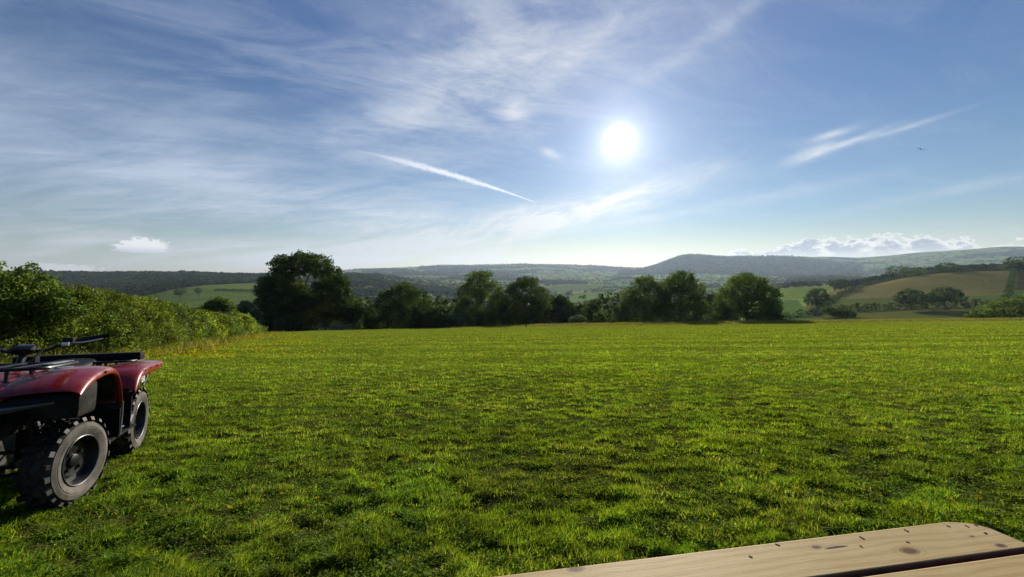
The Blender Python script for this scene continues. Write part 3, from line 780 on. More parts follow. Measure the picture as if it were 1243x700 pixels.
    k = 1. / SKY_STRENGTH
    lit = ((ang / .55) * -1.).f('EXPONENT')
    ccol = n.mix(lit.ss(.02, .8), (.40 * k, .47 * k, .60 * k), (.70 * k, .70 * k, .68 * k))
    horizon = 1. - e.ss(.0, .22)
    ccol = n.mix(horizon * .55, ccol, (.60 * k, .585 * k, .53 * k))
    s2 = n.mix(cir, s1, ccol)
    s2 = n.mix(trail * .75, s2, (.80 * k, .82 * k, .86 * k))
    # low heaped clouds on the horizon at the right and one alone at the left
    cx1 = n.noise(n.xyz(a * 1.0, e * 1.7, 0.), 27., 7, .58, .2); cx2 = n.noise(n.xyz(a, e * 1.8, 4.), 95., 6, .62, .3); env = n.noise(n.xyz(a, 0., 7.), 7., 3, .5)
    base_e = AE(1000, 314)[1]
    ar0, ar1 = AE(760, 300)[0], AE(1243, 300)[0]
    top = base_e + .009 + a.ss(ar0, ar0 + .28) * .022 + (env - .5) * .055 + (((a - AE(1050, 300)[0]) / .13 * ((a - AE(1050, 300)[0]) / .13)) * -1.).f('EXPONENT') * .020
    d = top - e + (cx1 - .5) * .080 + (cx2 - .5) * .014
    d2 = d * 1. - .011 - (1. - a.ss(ar0 - .01, ar0 + .09)) * .06
    cm = (e - base_e).ss(-.03, -.02) * d2.ss(0., .0045) * a.ss(ar0 - .02, ar0 + .06) * (1. - (e - base_e).ss(.03, .085))
    inner = d2.ss(.002, .013) * cx1.ss(.34, .54) * cx2.ss(.22, .46)
    ccu = n.mix(inner, (.74 * k, .72 * k, .66 * k), (.26 * k, .29 * k, .35 * k))
    low = 1. - (e - base_e).ss(.0, .022)
    ccu = n.mix(low * .8, ccu, (.62 * k, .60 * k, .54 * k))
    s3 = n.mix(cm * .9, s2, ccu)
    def puff(px, py, wx, wy, up_):
        a0, e0 = AE(px, py)
        uu = (a - a0) / (wx / F); vv = (e - e0) / (wy / F)
        q = uu * uu + vv * vv - (cx2 - .5) * 2.6 + (vv * -1.).ss(.35, .8) * 1.6
        return 1. - q.ss(.45, .95)
    p1 = puff(173, 300, 20, 9.5, 0)
    s3 = n.mix(p1 * .85, s3, n.mix((AE(0, 0)[1] * 0. + e).ss(AE(173, 307)[1], AE(173, 297)[1]), (.50 * k, .53 * k, .60 * k), (.80 * k, .79 * k, .78 * k)))
    p2 = puff(70, 326, 26, 4.5, 0); s3 = n.mix(p2 * .5, s3, (.72 * k, .74 * k, .76 * k))
    # the sun itself with its bright ring
    disc = (1. - ang.ss(.014, .042)) * 2.6
    aur = ((ang / .024) * -1.).f('EXPONENT') * 1.1 + ((ang / .09) * -1.).f('EXPONENT') * .38 + ((ang / .30) * -1.).f('EXPONENT') * .10
    glow = (disc + aur) * k
    gcol = n.mix(1., n.xyz(glow, glow, glow), (1.0, .985, .95), 'MULTIPLY')
    s4 = n.mix(1., s3, gcol, 'ADD')
    nt.links.new(s4.o, bg.inputs[0]); nt.links.new(bg.outputs[0], out.inputs[0])
    w.cycles.sampling_method = 'MANUAL'; w.cycles.sample_map_resolution = 512
    ld = bpy.data.lights.new('sun', 'SUN'); ld.energy = 5.0; ld.angle = math.radians(.55); ld.color = (1, .93, .80)
    lo = bpy.data.objects.new('sun', ld); COL.objects.link(lo)
    lo.rotation_euler = (-SUN).to_track_quat('-Z', 'Y').to_euler()
def build_haze(zmin, zmax):
    R = 11600.
    bm = bmesh.new(); bmesh.ops.create_cube(bm, size=1.)
    top = zmax + 22
    for v in bm.verts: v.co = Vector((v.co.x * 2 * R, v.co.y * 2 * R, (zmin - 1) if v.co.z < 0 else top))
    me = bpy.data.meshes.new('haze'); bm.to_mesh(me); bm.free()
    m = bpy.data.materials.new('haze_air'); m.use_nodes = True; nt = m.node_tree; nt.nodes.clear()
    out = nt.nodes.new('ShaderNodeOutputMaterial'); pv = nt.nodes.new('ShaderNodeVolumePrincipled')
    pv.inputs['Color'].default_value = (.62, .78, 1.0, 1); pv.inputs['Density'].default_value = HAZE
    pv.inputs['Anisotropy'].default_value = .4
    nt.links.new(pv.outputs[0], out.inputs['Volume'])
    m.cycles.homogeneous_volume = True
    me.materials.append(m)
    link('haze', me, kind='stuff', label='thin blue haze in the air over the valley and far hills', cat='haze')
HAZE = 4.6e-5
def build_camera():
    cd = bpy.data.cameras.new('camera'); cam = bpy.data.objects.new('camera', cd); COL.objects.link(cam)
    cd.sensor_width = 36; cd.lens = 36 * F / W0; cd.clip_start = .05; cd.clip_end = 40000
    cam.location = (0, 0, CZ); cam.rotation_euler = (math.pi / 2 - PIT, 0, 0)
    SC.camera = cam
    vs = SC.view_settings; vs.view_transform = 'Standard'; vs.look = 'None'; vs.gamma = 1; vs.use_curve_mapping = False
    vs.exposure = EXPO
    c = SC.cycles; c.use_denoising = True; c.max_bounces = 6; c.diffuse_bounces = 2; c.glossy_bounces = 2
    c.transmission_bounces = 4; c.volume_bounces = 0; c.transparent_max_bounces = 4; c.sample_clamp_indirect = 4
    c.caustics_reflective = False; c.caustics_refractive = False
EXPO = 0.36

# ------------------------------------------------------------------ bmesh bits
def BM(): return bmesh.new()
def box(bm, c, s, rot=None, bev=0.):
    r = bmesh.ops.create_cube(bm, size=1.); vs = r['verts']
    M = Matrix.Translation(c) @ (rot.to_4x4() if rot else Matrix()) @ Matrix.Diagonal((*s, 1))
    bmesh.ops.transform(bm, matrix=M, verts=vs)
    if bev: bmesh.ops.bevel(bm, geom=list({e for v in vs for e in v.link_edges}), offset=bev, segments=2, affect='EDGES', profile=.7)
    return vs
def tube(bm, pts, r, seg=8, caps=True):
    pts = [Vector(p) for p in pts]; rs = r if isinstance(r, (list, tuple)) else [r] * len(pts)
    rings = []; prev = None
    for i, p in enumerate(pts):
        t = (pts[min(i + 1, len(pts) - 1)] - pts[max(i - 1, 0)]).normalized()
        ref = prev if prev is not None else (Vector((0, 0, 1)) if abs(t.z) < .9 else Vector((1, 0, 0)))
        u = (ref - t * ref.dot(t)).normalized(); w = t.cross(u); prev = u
        rings.append([bm.verts.new(p + (u * math.cos(a) + w * math.sin(a)) * rs[i]) for a in [2 * math.pi * k / seg for k in range(seg)]])
    for a, b in zip(rings[:-1], rings[1:]):
        for k in range(seg): bm.faces.new((a[k], a[(k + 1) % seg], b[(k + 1) % seg], b[k]))
    if caps: bm.faces.new(rings[0][::-1]); bm.faces.new(rings[-1])
def cyl(bm, a, b, r, seg=20): tube(bm, [a, b], r, seg)
def grid(bm, rows):
    vr = [[bm.verts.new(p) for p in r] for r in rows]
    for a, b in zip(vr[:-1], vr[1:]):
        for k in range(len(a) - 1): bm.faces.new((a[k], a[k + 1], b[k + 1], b[k]))
def lathe(bm, prof, seg=48, axis_c=(0, 0, 0), mats=None):
    """prof: (offset along y, radius)"""
    rings = [[bm.verts.new((axis_c[0] + r * math.cos(a), axis_c[1] + y, axis_c[2] + r * math.sin(a))) for a in [2 * math.pi * k / seg for k in range(seg)]] for y, r in prof]
    for i, (a, b) in enumerate(zip(rings[:-1], rings[1:])):
        for k in range(seg):
            f = bm.faces.new((a[k], a[(k + 1) % seg], b[(k + 1) % seg], b[k]))
            if mats: f.material_index = mats[i]
    return rings
def ob(name, bm, mats, parent=None, smooth=True, sub=0, solid=0., bev=0., label=None, angle=35):
    me = bpy.data.meshes.new(name)
    bmesh.ops.remove_doubles(bm, verts=bm.verts, dist=1e-5)
    bmesh.ops.recalc_face_normals(bm, faces=bm.faces)
    bm.to_mesh(me); bm.free()
    for m in (mats if isinstance(mats, (list, tuple)) else [mats]): me.materials.append(m)
    if smooth:
        me.polygons.foreach_set('use_smooth', [True] * len(me.polygons))
        if not sub:
            try: me.set_sharp_from_angle(angle=math.radians(angle))
            except Exception: pass
    o = link(name, me, parent)
    if solid:
        md = o.modifiers.new('solid', 'SOLIDIFY'); md.thickness = solid; md.offset = -1
    if bev:
        md = o.modifiers.new('bevel', 'BEVEL'); md.width = bev; md.segments = 2; md.limit_method = 'ANGLE'
    if sub:
        md = o.modifiers.new('sub', 'SUBSURF'); md.levels = sub; md.render_levels = sub
    if label: o['label'] = label
    return o

# ------------------------------------------------------------------ quad bike
def build_quad():
    red = principled('red_plastic', (.23, .006, .008), .30, spec=.5, var=.12, vscale=5, coat=.2, dust=.32)
    blk = principled('black_plastic', (.006, .006, .0065), .5, spec=.2, dust=.22, var=.3, bump=(160, .15, .002))
    dirty = principled('dusty_black_plastic', (.010, .0095, .009), .75, spec=.12, var=.5, vscale=12)
    steel = principled('black_painted_steel', (.010, .010, .011), .38, spec=.4, var=.2)
    alu = principled('bare_aluminium', (.55, .55, .56), .35, metal=.9, var=.15)
    rub = principled('tyre_rubber', (.016, .015, .014), .75, dust=.45, spec=.25, var=.4, vscale=20, bump=(90, .3, .003))
    side = principled('dusty_sidewall', (.14, .125, .105), .85, dust=.35, spec=.2, var=.5, vscale=7, bump=(60, .35, .003))
    worn = principled('worn_lug_tip', (.22, .20, .18), .85, spec=.2, var=.3, vscale=30)
    seatm = principled('seat_vinyl', (.006, .006, .006), .6, spec=.15, var=.2, bump=(220, .3, .002))
    lens = principled('lamp_lens', (.08, .12, .20), .08, spec=.9, var=.2, coat=.6)
    white = principled('sticker_paper', (.62, .58, .56), .5, var=.08)
    eng = principled('engine_casting', (.10, .10, .10), .45, metal=.6, var=.4, vscale=14)
    fw = gpix(93, 608); rw = gpix(164, 547)
    ax = (fw - rw).normalized(); up = Vector((-.015, .12, 1)).normalized(); left = up.cross(ax).normalized(); ax = left.cross(up)
    Lw = (fw - rw).length
    print('quad wheelbase', Lw, 'front', fw, 'rear', rw)
    hw = .50
    org = (fw + rw) / 2 - left * (hw - .03)
    root = empty('quad_bike', org, 'red and black farm quad bike parked on the grass, cut off by the left edge', 'quad bike')
    root.rotation_euler = Matrix((ax, left, up)).transposed().to_euler()
    W = Lw / 2
    def tyre_bm(R, wd, out):            # out = +1 when the outer face looks to +y
        bm = BM(); h = wd / 2
        prof = [(-h * .72, .165), (-h * .86, .175), (-h * 1.0, .215), (-h * 1.03, R * .765), (-h * 1.0, R * .775), (-h * 1.02, R * .80), (-h * .93, R * .90), (-h * .70, R * .955), (-h * .3, R * .97), (h * .3, R * .97), (h * .70, R * .955), (h * .93, R * .90), (h * 1.02, R * .80), (h * 1.0, R * .775), (h * 1.03, R * .765), (h * 1.0, .215), (h * .86, .175), (h * .72, .165)]
        mi = [0, 1, 1, 1, 1, 1, 0, 0, 0, 0, 0, 1, 1, 1, 1, 1, 0]
        lathe(bm, prof, 56, mats=mi)
        n = 22
        for k in range(n):
            for sgn in (-1, 1):
                a = 2 * math.pi * (k + (.5 if sgn > 0 else 0) + random.uniform(-.05, .05)) / n; jz = random.uniform(.85, 1.12)
                rot = Matrix.Rotation(-a, 3, 'Y')
                # shoulder lug wrapping onto the sidewall, and a centre bar
                for (y, r, sy, sr, tw) in ((h * .70, R * .968, h * .50, .026, .0), (h * .28, R * .985, h * .40, .026, .5)):
                    q = rot @ Matrix.Rotation(sgn * tw, 3, 'X')
                    f0 = len(bm.faces)
                    vs = box(bm, rot @ Vector((r, 0, 0)) + Vector((0, sgn * y, 0)), (sr * jz, sy * random.uniform(.9, 1.1), .034 * jz), q @ Matrix.Rotation(-sgn * .42 if tw == 0 else 0., 3, 'Z'))
                    if tw == 0:
                        for f in {f for v in vs for f in v.link_faces}:
                            nn = (f.verts[1].co - f.verts[0].co).cross(f.verts[2].co - f.verts[1].co).normalized() if False else None
                            c = f.calc_center_median()
                            if abs(c.y) > abs(sgn * y) + sy * .42: f.material_index = 2
        return bm
    def rim_parts(par, out, wd):
        h = wd / 2 * out
        bm = BM()
        lathe(bm, [(h * .90, .178), (h * .94, .172), (h * .86, .166), (h * .55, .158), (h * .30, .150), (h * .22, .120), (h * .28, .113), (h * .42, .106), (h * .40, .096), (h * .34, .040), (h * .30, .0005)], 40)
        lathe(bm, [(-h * .8, .170), (-h * .3, .155), (h * .22, .150)], 32)
        o = ob('rim', bm, steel, par)
        bm = BM()
        lathe(bm, [(h * .30, .050), (h * .50, .046), (h * .56, .034), (h * .56, .0005)], 20)
        for k in range(4):
            a = math.pi / 4 + k * math.pi / 2
            cyl(bm, (.078 * math.cos(a), h * .30, .078 * math.sin(a)), (.078 * math.cos(a), h * .55, .078 * math.sin(a)), .014, 6)
        ob('hub', bm, steel, o)
        bm = BM()
        lathe(bm, [(h * .945, .1795), (h * .965, .176), (h * .945, .1725)], 40)
        ob('bead_edge', bm, eng, o)
    for fx, wd in ((W, .19), (-W, .23)):
        for s in (1, -1):
            wh = link('wheel', None, root, Vector((fx, s * (hw - wd / 2), .298)))
            if fx > 0: wh.rotation_euler.z = math.radians(-14); wh.scale = (.94, .94, .94); wh.location.z = .284
            ob('tyre', tyre_bm(.300, wd, s), [rub, side, worn], wh, angle=30)
            rim_parts(wh, s, wd)
    # ---- fenders
    def fender(path, s, w0, w1, lip, name, drop=.10):
        rows = []
        for (x, z, k) in path:
            rows.append([(x, s * w0, z - .015), (x, s * (w0 * .55 + w1 * .45), z + .012), (x, s * (w1 - .035), z + .004), (x, s * (w1 - .004), z - .022), (x, s * w1, z - .022 - lip * k), (x, s * (w1 - .03), z - .03 - lip * k)])
        bm = BM(); grid(bm, rows)
        return ob(name, bm, red, root, sub=2, solid=.006)
    F1 = [(W - .50, .60, .7), (W - .47, .68, .6), (W - .41, .80, .5), (W - .34, .885, .6), (W - .22, .925, .8), (W - .04, .92, .8), (W + .12, .895, .7), (W + .26, .85, .6), (W + .34, .80, .4)]
    R1 = [(-W + .46, .66, .8), (-W + .40, .74, .8), (-W + .30, .81, 1.2), (-W + .12, .845, 1.3), (-W - .08, .845, 1.2), (-W - .26, .84, 1.), (-W - .42, .845, .6), (-W - .47, .845, .3)]
    for s in (1, -1):
        fender(F1, s, .16, .555, .05, 'front_fender')
        fender(R1, s, .14, .555, .055, 'rear_fender')
        # inner black liners and footwell
        bm = BM()
        grid(bm, [[(x, s * y, z - .05) for y in (.18, .36, .50)] for x, z, k in F1[1:]])
        grid(bm, [[(W - .50, s * y, z) for y in (.20, .40, .545)] for z in (.34, .50, .60)])
        ob('wheel_liner', bm, blk, root, solid=.008)
        bm = BM()
        grid(bm, [[(x, s * y, z - .05) for y in (.18, .36, .50)] for x, z, k in R1])
        ob('wheel_liner', bm, blk, root, solid=.008)
        bm = BM()
        box(bm, (.0, s * .36, .31), (W * 1.05, .34, .02), bev=.006)
        for k in range(7): box(bm, (-.24 + k * .08, s * .40, .326), (.018, .20, .014))
        box(bm, (W - .49, s * .38, .42), (.02, .32, .24), bev=.005)
        box(bm, (-W + .46, s * .36, .46), (.02, .34, .32), bev=.005)
        ob('footwell', bm, dirty, root)
        bm = BM(); tube(bm, [(W - .487, s * .548, .33), (W - .485, s * .552, .50), (W - .475, s * .553, .60)], .006, 6)
        ob('mudguard_edge', bm, alu, root)
        bm = BM(); grid(bm, [[(-.10 + .0, s * .18, .36), (-.1, s * .50, .345)], [(-.30, s * .18, .36), (-.30, s * .50, .345)], [(-.38, s * .18, .42), (-.38, s * .50, .40)]])
        ob('foot_guard', bm, alu if s > 0 else dirty, root, solid=.005)
        # headlamp with black surround
        bm = BM()
        ns = 9
        grid(bm, [[(W + .36 - .03 * abs(j - 2) ** 1.2 - .09 * i / ns, s * (.16 + .25 * i / ns), .715 + (j - 2) * .022 * (1 - .4 * i / ns) + .015 * i / ns) for j in range(5)] for i in range(ns + 1)])
        hl = ob('headlight', bm, lens, root, sub=1, solid=.01)
        bm = BM()
        box(bm, (W + .09, s * .34, .72), (.30, .36, .22), bev=.04)
        ob('lamp_surround', bm, blk, root)
        # suspension and axle
        for fx in (W, -W):
            bm = BM()
            tube(bm, [(fx, s * .10, .30), (fx, s * (hw - .14), .298)], .018, 8)
            for dx in (-.12, .12):
                tube(bm, [(fx + dx, s * .12, .27), (fx, s * .34, .24)], .013, 6)
                tube(bm, [(fx + dx, s * .12, .42), (fx, s * .32, .38)], .012, 6)
            ob('suspension_arm', bm, steel, root)
        for fx in (W - .02, -W + .02):
            bm = BM()
            tube(bm, [(fx, s * .30, .30), (fx - .03, s * .19, .70)], .02, 8)
            for k in range(34):
                pass
            hel = [Vector((fx, s * .30, .34)).lerp(Vector((fx - .03, s * .19, .66)), t / 60.) + Vector((.036 * math.cos(t * .7), .036 * math.sin(t * .7), 0)) for t in range(61)]
            tube(bm, hel, .006, 5)
            ob('shock_absorber', bm, steel, root)
    # ---- centre body
    bm = BM()
    rows = []
    for x, z, w, wl in ((W + .40, .80, .17, .76), (W + .32, .85, .21, .79), (W + .10, .90, .25, .82), (W - .18, .92, .22, .84), (W - .36, .925, .17, .82)):
        rows.append([(x, -w - .02, wl), (x, -w, z - .05), (x, -w * .6, z), (x, 0, z + .012), (x, w * .6, z), (x, w, z - .05), (x, w + .02, wl)])
    grid(bm, rows); ob('front_cowl', bm, red, root, sub=2, solid=.006)
    bm = BM()
    box(bm, (W + .38, 0, .60), (.10, .40, .20), bev=.03)
    for k in range(5): box(bm, (W + .435, 0, .53 + .035 * k), (.012, .34, .012))
    ob('grille', bm, blk, root)
    bm = BM()
    rows = []
    for x, z, w in ((W - .30, .90, .13), (W - .40, .955, .14), (W - .55, .965, .15), (W - .68, .93, .15), (W - .76, .89, .14)):
        rows.append([(x, -w - .03, .60), (x, -w, z - .06), (x, -w * .6, z), (x, w * .6, z), (x, w, z - .06), (x, w + .03, .60)])
    grid(bm, rows); tk = ob('fuel_tank_cover', bm, blk, root, sub=2, solid=.006)
    bm = BM(); cyl(bm, (W - .52, 0, .95), (W - .52, 0, 1.0), .045, 16); ob('filler_cap', bm, blk, tk)
    bm = BM()
    rows = []
    for x, z, w in ((W - .66, .88, .10), (W - .72, .915, .125), (W - .95, .895, .15), (-.40, .905, .165), (-W + .02, .93, .17), (-W - .10, .935, .165), (-W - .14, .89, .15)):
        rows.append([(x, -w, z - .10), (x, -w - .005, z - .03), (x, -w * .7, z), (x, w * .7, z), (x, w + .005, z - .03), (x, w, z - .10)])
    grid(bm, rows); ob('seat', bm, seatm, root, sub=2, solid=.01)
    bm = BM()
    rows = []
    for x, z, w in ((-.1, .80, .16), (-W + .2, .82, .20), (-W - .2, .83, .20), (-W - .40, .81, .17), (-W - .44, .74, .16)):
        rows.append([(x, -w - .02, .60), (x, -w, z - .03), (x, 0, z), (x, w, z - .03), (x, w + .02, .60)])
    grid(bm, rows); ob('rear_cowl', bm, red, root, sub=2, solid=.006)
    bm = BM()
    box(bm, (.02, 0, .50), (.62, .26, .36), bev=.04); box(bm, (W, 0, .42), (.34, .20, .30), bev=.03); box(bm, (-W + .02, 0, .40), (.34, .22, .26), bev=.04)
    box(bm, (0, 0, .27), (2 * W + .1, .24, .05), bev=.015)
    ob('engine', bm, eng, root)
    bm = BM()
    box(bm, (.02, .17, .62), (.70, .06, .36), bev=.02); box(bm, (.02, -.17, .62), (.70, .06, .36), bev=.02)
    box(bm, (W - .02, 0, .66), (.62, .36, .28), bev=.03); box(bm, (-W, 0, .66), (.62, .34, .26), bev=.03)
    ob('side_cover', bm, blk, root)
    bm = BM(); tube(bm, [(-W + .1, -.22, .50), (-W - .34, -.24, .58)], [.05, .06], 14); ob('exhaust', bm, alu, root)
    bm = BM()
    for s in (1, -1):
        tube(bm, [(W + .30, s * .17, .30), (W + .46, s * .17, .34), (W + .52, s * .17, .48), (W + .50, s * .17, .66), (W + .42, s * .17, .76)], .016, 8)
    for z in (.36, .50, .64): tube(bm, [(W + .50, -.17, z), (W + .50, .17, z)], .014, 8)
    ob('front_bumper', bm, steel, root)
    # ---- racks
    def rack(x0, x1, z, w, name, nb):
        bm = BM(); r = .011
        loop = [(x0, -w + .06, z), (x0, w - .06, z), (x0 - .03, w - .015, z), (x0 - .07, w, z), (x1 + .07, w, z), (x1 + .03, w - .015, z), (x1, w - .06, z), (x1, -w + .06, z), (x1 + .03, -w + .015, z), (x1 + .07, -w, z), (x0 - .07, -w, z), (x0 - .03, -w + .015, z), (x0, -w + .06, z)]
        tube(bm, loop, r, 8, False)
        for k in range(nb):
            y = -w + 2 * w * (k + 1) / (nb + 1); tube(bm, [(x0, y, z + .004), (x1, y, z + .004)], .008, 6)
        for x in (x0 + (x1 - x0) * .3, x0 + (x1 - x0) * .7): tube(bm, [(x, -w, z - .004), (x, w, z - .004)], .009, 6)
        for x in (x0 - .12, x1 + .12):
            for y in (-w * .5, w * .5): tube(bm, [(x, y, z), (x, y, z - .09)], .010, 6)
        return ob(name, bm, steel, root)
    fr = rack(W + .40, W - .12, .965, .40, 'front_rack', 5)
    bm = BM(); box(bm, (W + .10, .36, .98), (.30, .05, .006), bev=.002); ob('rack_plate', bm, alu, fr)
    rr = rack(-W + .10, -W - .42, .885, .42, 'rear_rack', 6)
    bm = BM(); tube(bm, [(-W - .425, -.34, .868), (-W - .425, .34, .868)], .008, 6); tube(bm, [(-W - .05, .424, .873), (-W - .35, .424, .873)], .007, 6); ob('rack_rail', bm, alu, rr)
    bm = BM(); box(bm, (-W - .12, .02, .925), (.13, .86, .075), bev=.02); ob('rack_pad', bm, seatm, rr)
    # ---- steering
    bm = BM()
    tube(bm, [(W - .30, 0, .82), (W - .42, 0, 1.03)], .022, 10)
    bar = [(W - .62, -.40, 1.150), (W - .50, -.22, 1.105), (W - .43, -.10, 1.045), (W - .42, 0, 1.03), (W - .43, .10, 1.045), (W - .50, .22, 1.105), (W - .62, .40, 1.150)]
    tube(bm, bar, .0125, 10)
    hb = ob('handlebar', bm, steel, root); hb.location = (0, 0, 0)
    for s in (1, -1):
        bm = BM(); tube(bm, [(W - .535, s * .27, 1.118), (W - .62, s * .40, 1.150)], .018, 10); ob('grip', bm, seatm, hb)
        bm = BM(); tube(bm, [(W - .47, s * .22, 1.10), (W - .44, s * .30, 1.10), (W - .50, s * .40, 1.125)], .006, 6); ob('brake_lever', bm, alu, hb)
        bm = BM(); box(bm, (W - .49, s * .21, 1.115), (.06, .06, .05), bev=.01); ob('switch_box', bm, blk, hb)
        bm = BM(); box(bm, (W - .40, s * .22, 1.09), (.025, .04, .03), bev=.006); ob('lever_clamp', bm, alu, hb)
    bm = BM()
    box(bm, (W - .41, 0, 1.055), (.08, .11, .05), Matrix.Rotation(.45, 3, 'Y'), .022)
    ob('instrument_pod', bm, blk, hb)
    bm = BM(); box(bm, (W - .425, 0, 1.083), (.05, .08, .008), Matrix.Rotation(.4, 3, 'Y'), .002); ob('display', bm, lens, hb)
    for k, (p, q) in enumerate((((W - .40, .10, 1.05), (W - .20, .16, .86)), ((W - .42, -.12, 1.06), (W - .22, -.14, .86)), ((W - .44, .19, 1.10), (W - .16, .06, .88)))):
        bm = BM(); p, q = Vector(p), Vector(q); tube(bm, [p, p.lerp(q, .3) + Vector((.07, 0, .03)), p.lerp(q, .7) + Vector((.07, 0, 0)), q], .005, 6); ob('cable', bm, blk, hb)
    bm = BM(); box(bm, (W - .16, .30, .905), (.10, .10, .05), Matrix.Rotation(.3, 3, 'Z'), .012); box(bm, (W - .10, .22, .93), (.14, .03, .02), Matrix.Rotation(.5, 3, 'Z'), .005)
    ob('rack_bracket', bm, alu, fr)
    bm = BM(); cyl(bm, (W - .22, .36, .90), (W - .22, .36, .925), .022, 14); ob('reflector', bm, red, fr)
    for s in (1, -1):
        for x, y, z in ((W - .30, .545, .862), (W - .05, .553, .885), (-W + .22, .553, .80), (-W - .2, .553, .81), (W - .36, .30, .885), (-W - .1, .30, .862)):
            bm = BM(); v0 = Vector((x, s * y, z)); n_ = Vector((0, s, 0)) if y > .5 else Vector((0, 0, 1)); cyl(bm, v0 - n_ * .002, v0 + n_ * .005, .009, 8); ob('bolt', bm, steel, root)
    # ---- warning sticker with unreadable small print
    bm = BM(); y = .5565
    vs = [bm.verts.new(p) for p in ((-W + .315, y - .005, .742), (-W + .235, y + .0, .752), (-W + .235, y + .0015, .700), (-W + .315, y - .002, .692))]
    bm.faces.new(vs); st = ob('warning_sticker', bm, white, root, smooth=False, solid=.001)
    bm = BM()
    for k in range(3): box(bm, (-W + .275, y + .0015, .738 - .015 * k), (.05, .0016, .004), Matrix.Rotation(-.1, 3, 'Y'))
    ob('small_print', bm, red, st, smooth=False)
    bm = BM()
    tube(bm, [(-W - .45, .42, .74), (-W - .46, .42, .70)], .03, 12); ob('tail_light', bm, red, root)
    bm = BM(); tube(bm, [(-W - .16, .47, .79), (-W - .20, .47, .70), (-W - .14, .46, .62)], [.022, .018, .012], 8); ob('fender_stay', bm, alu, root)

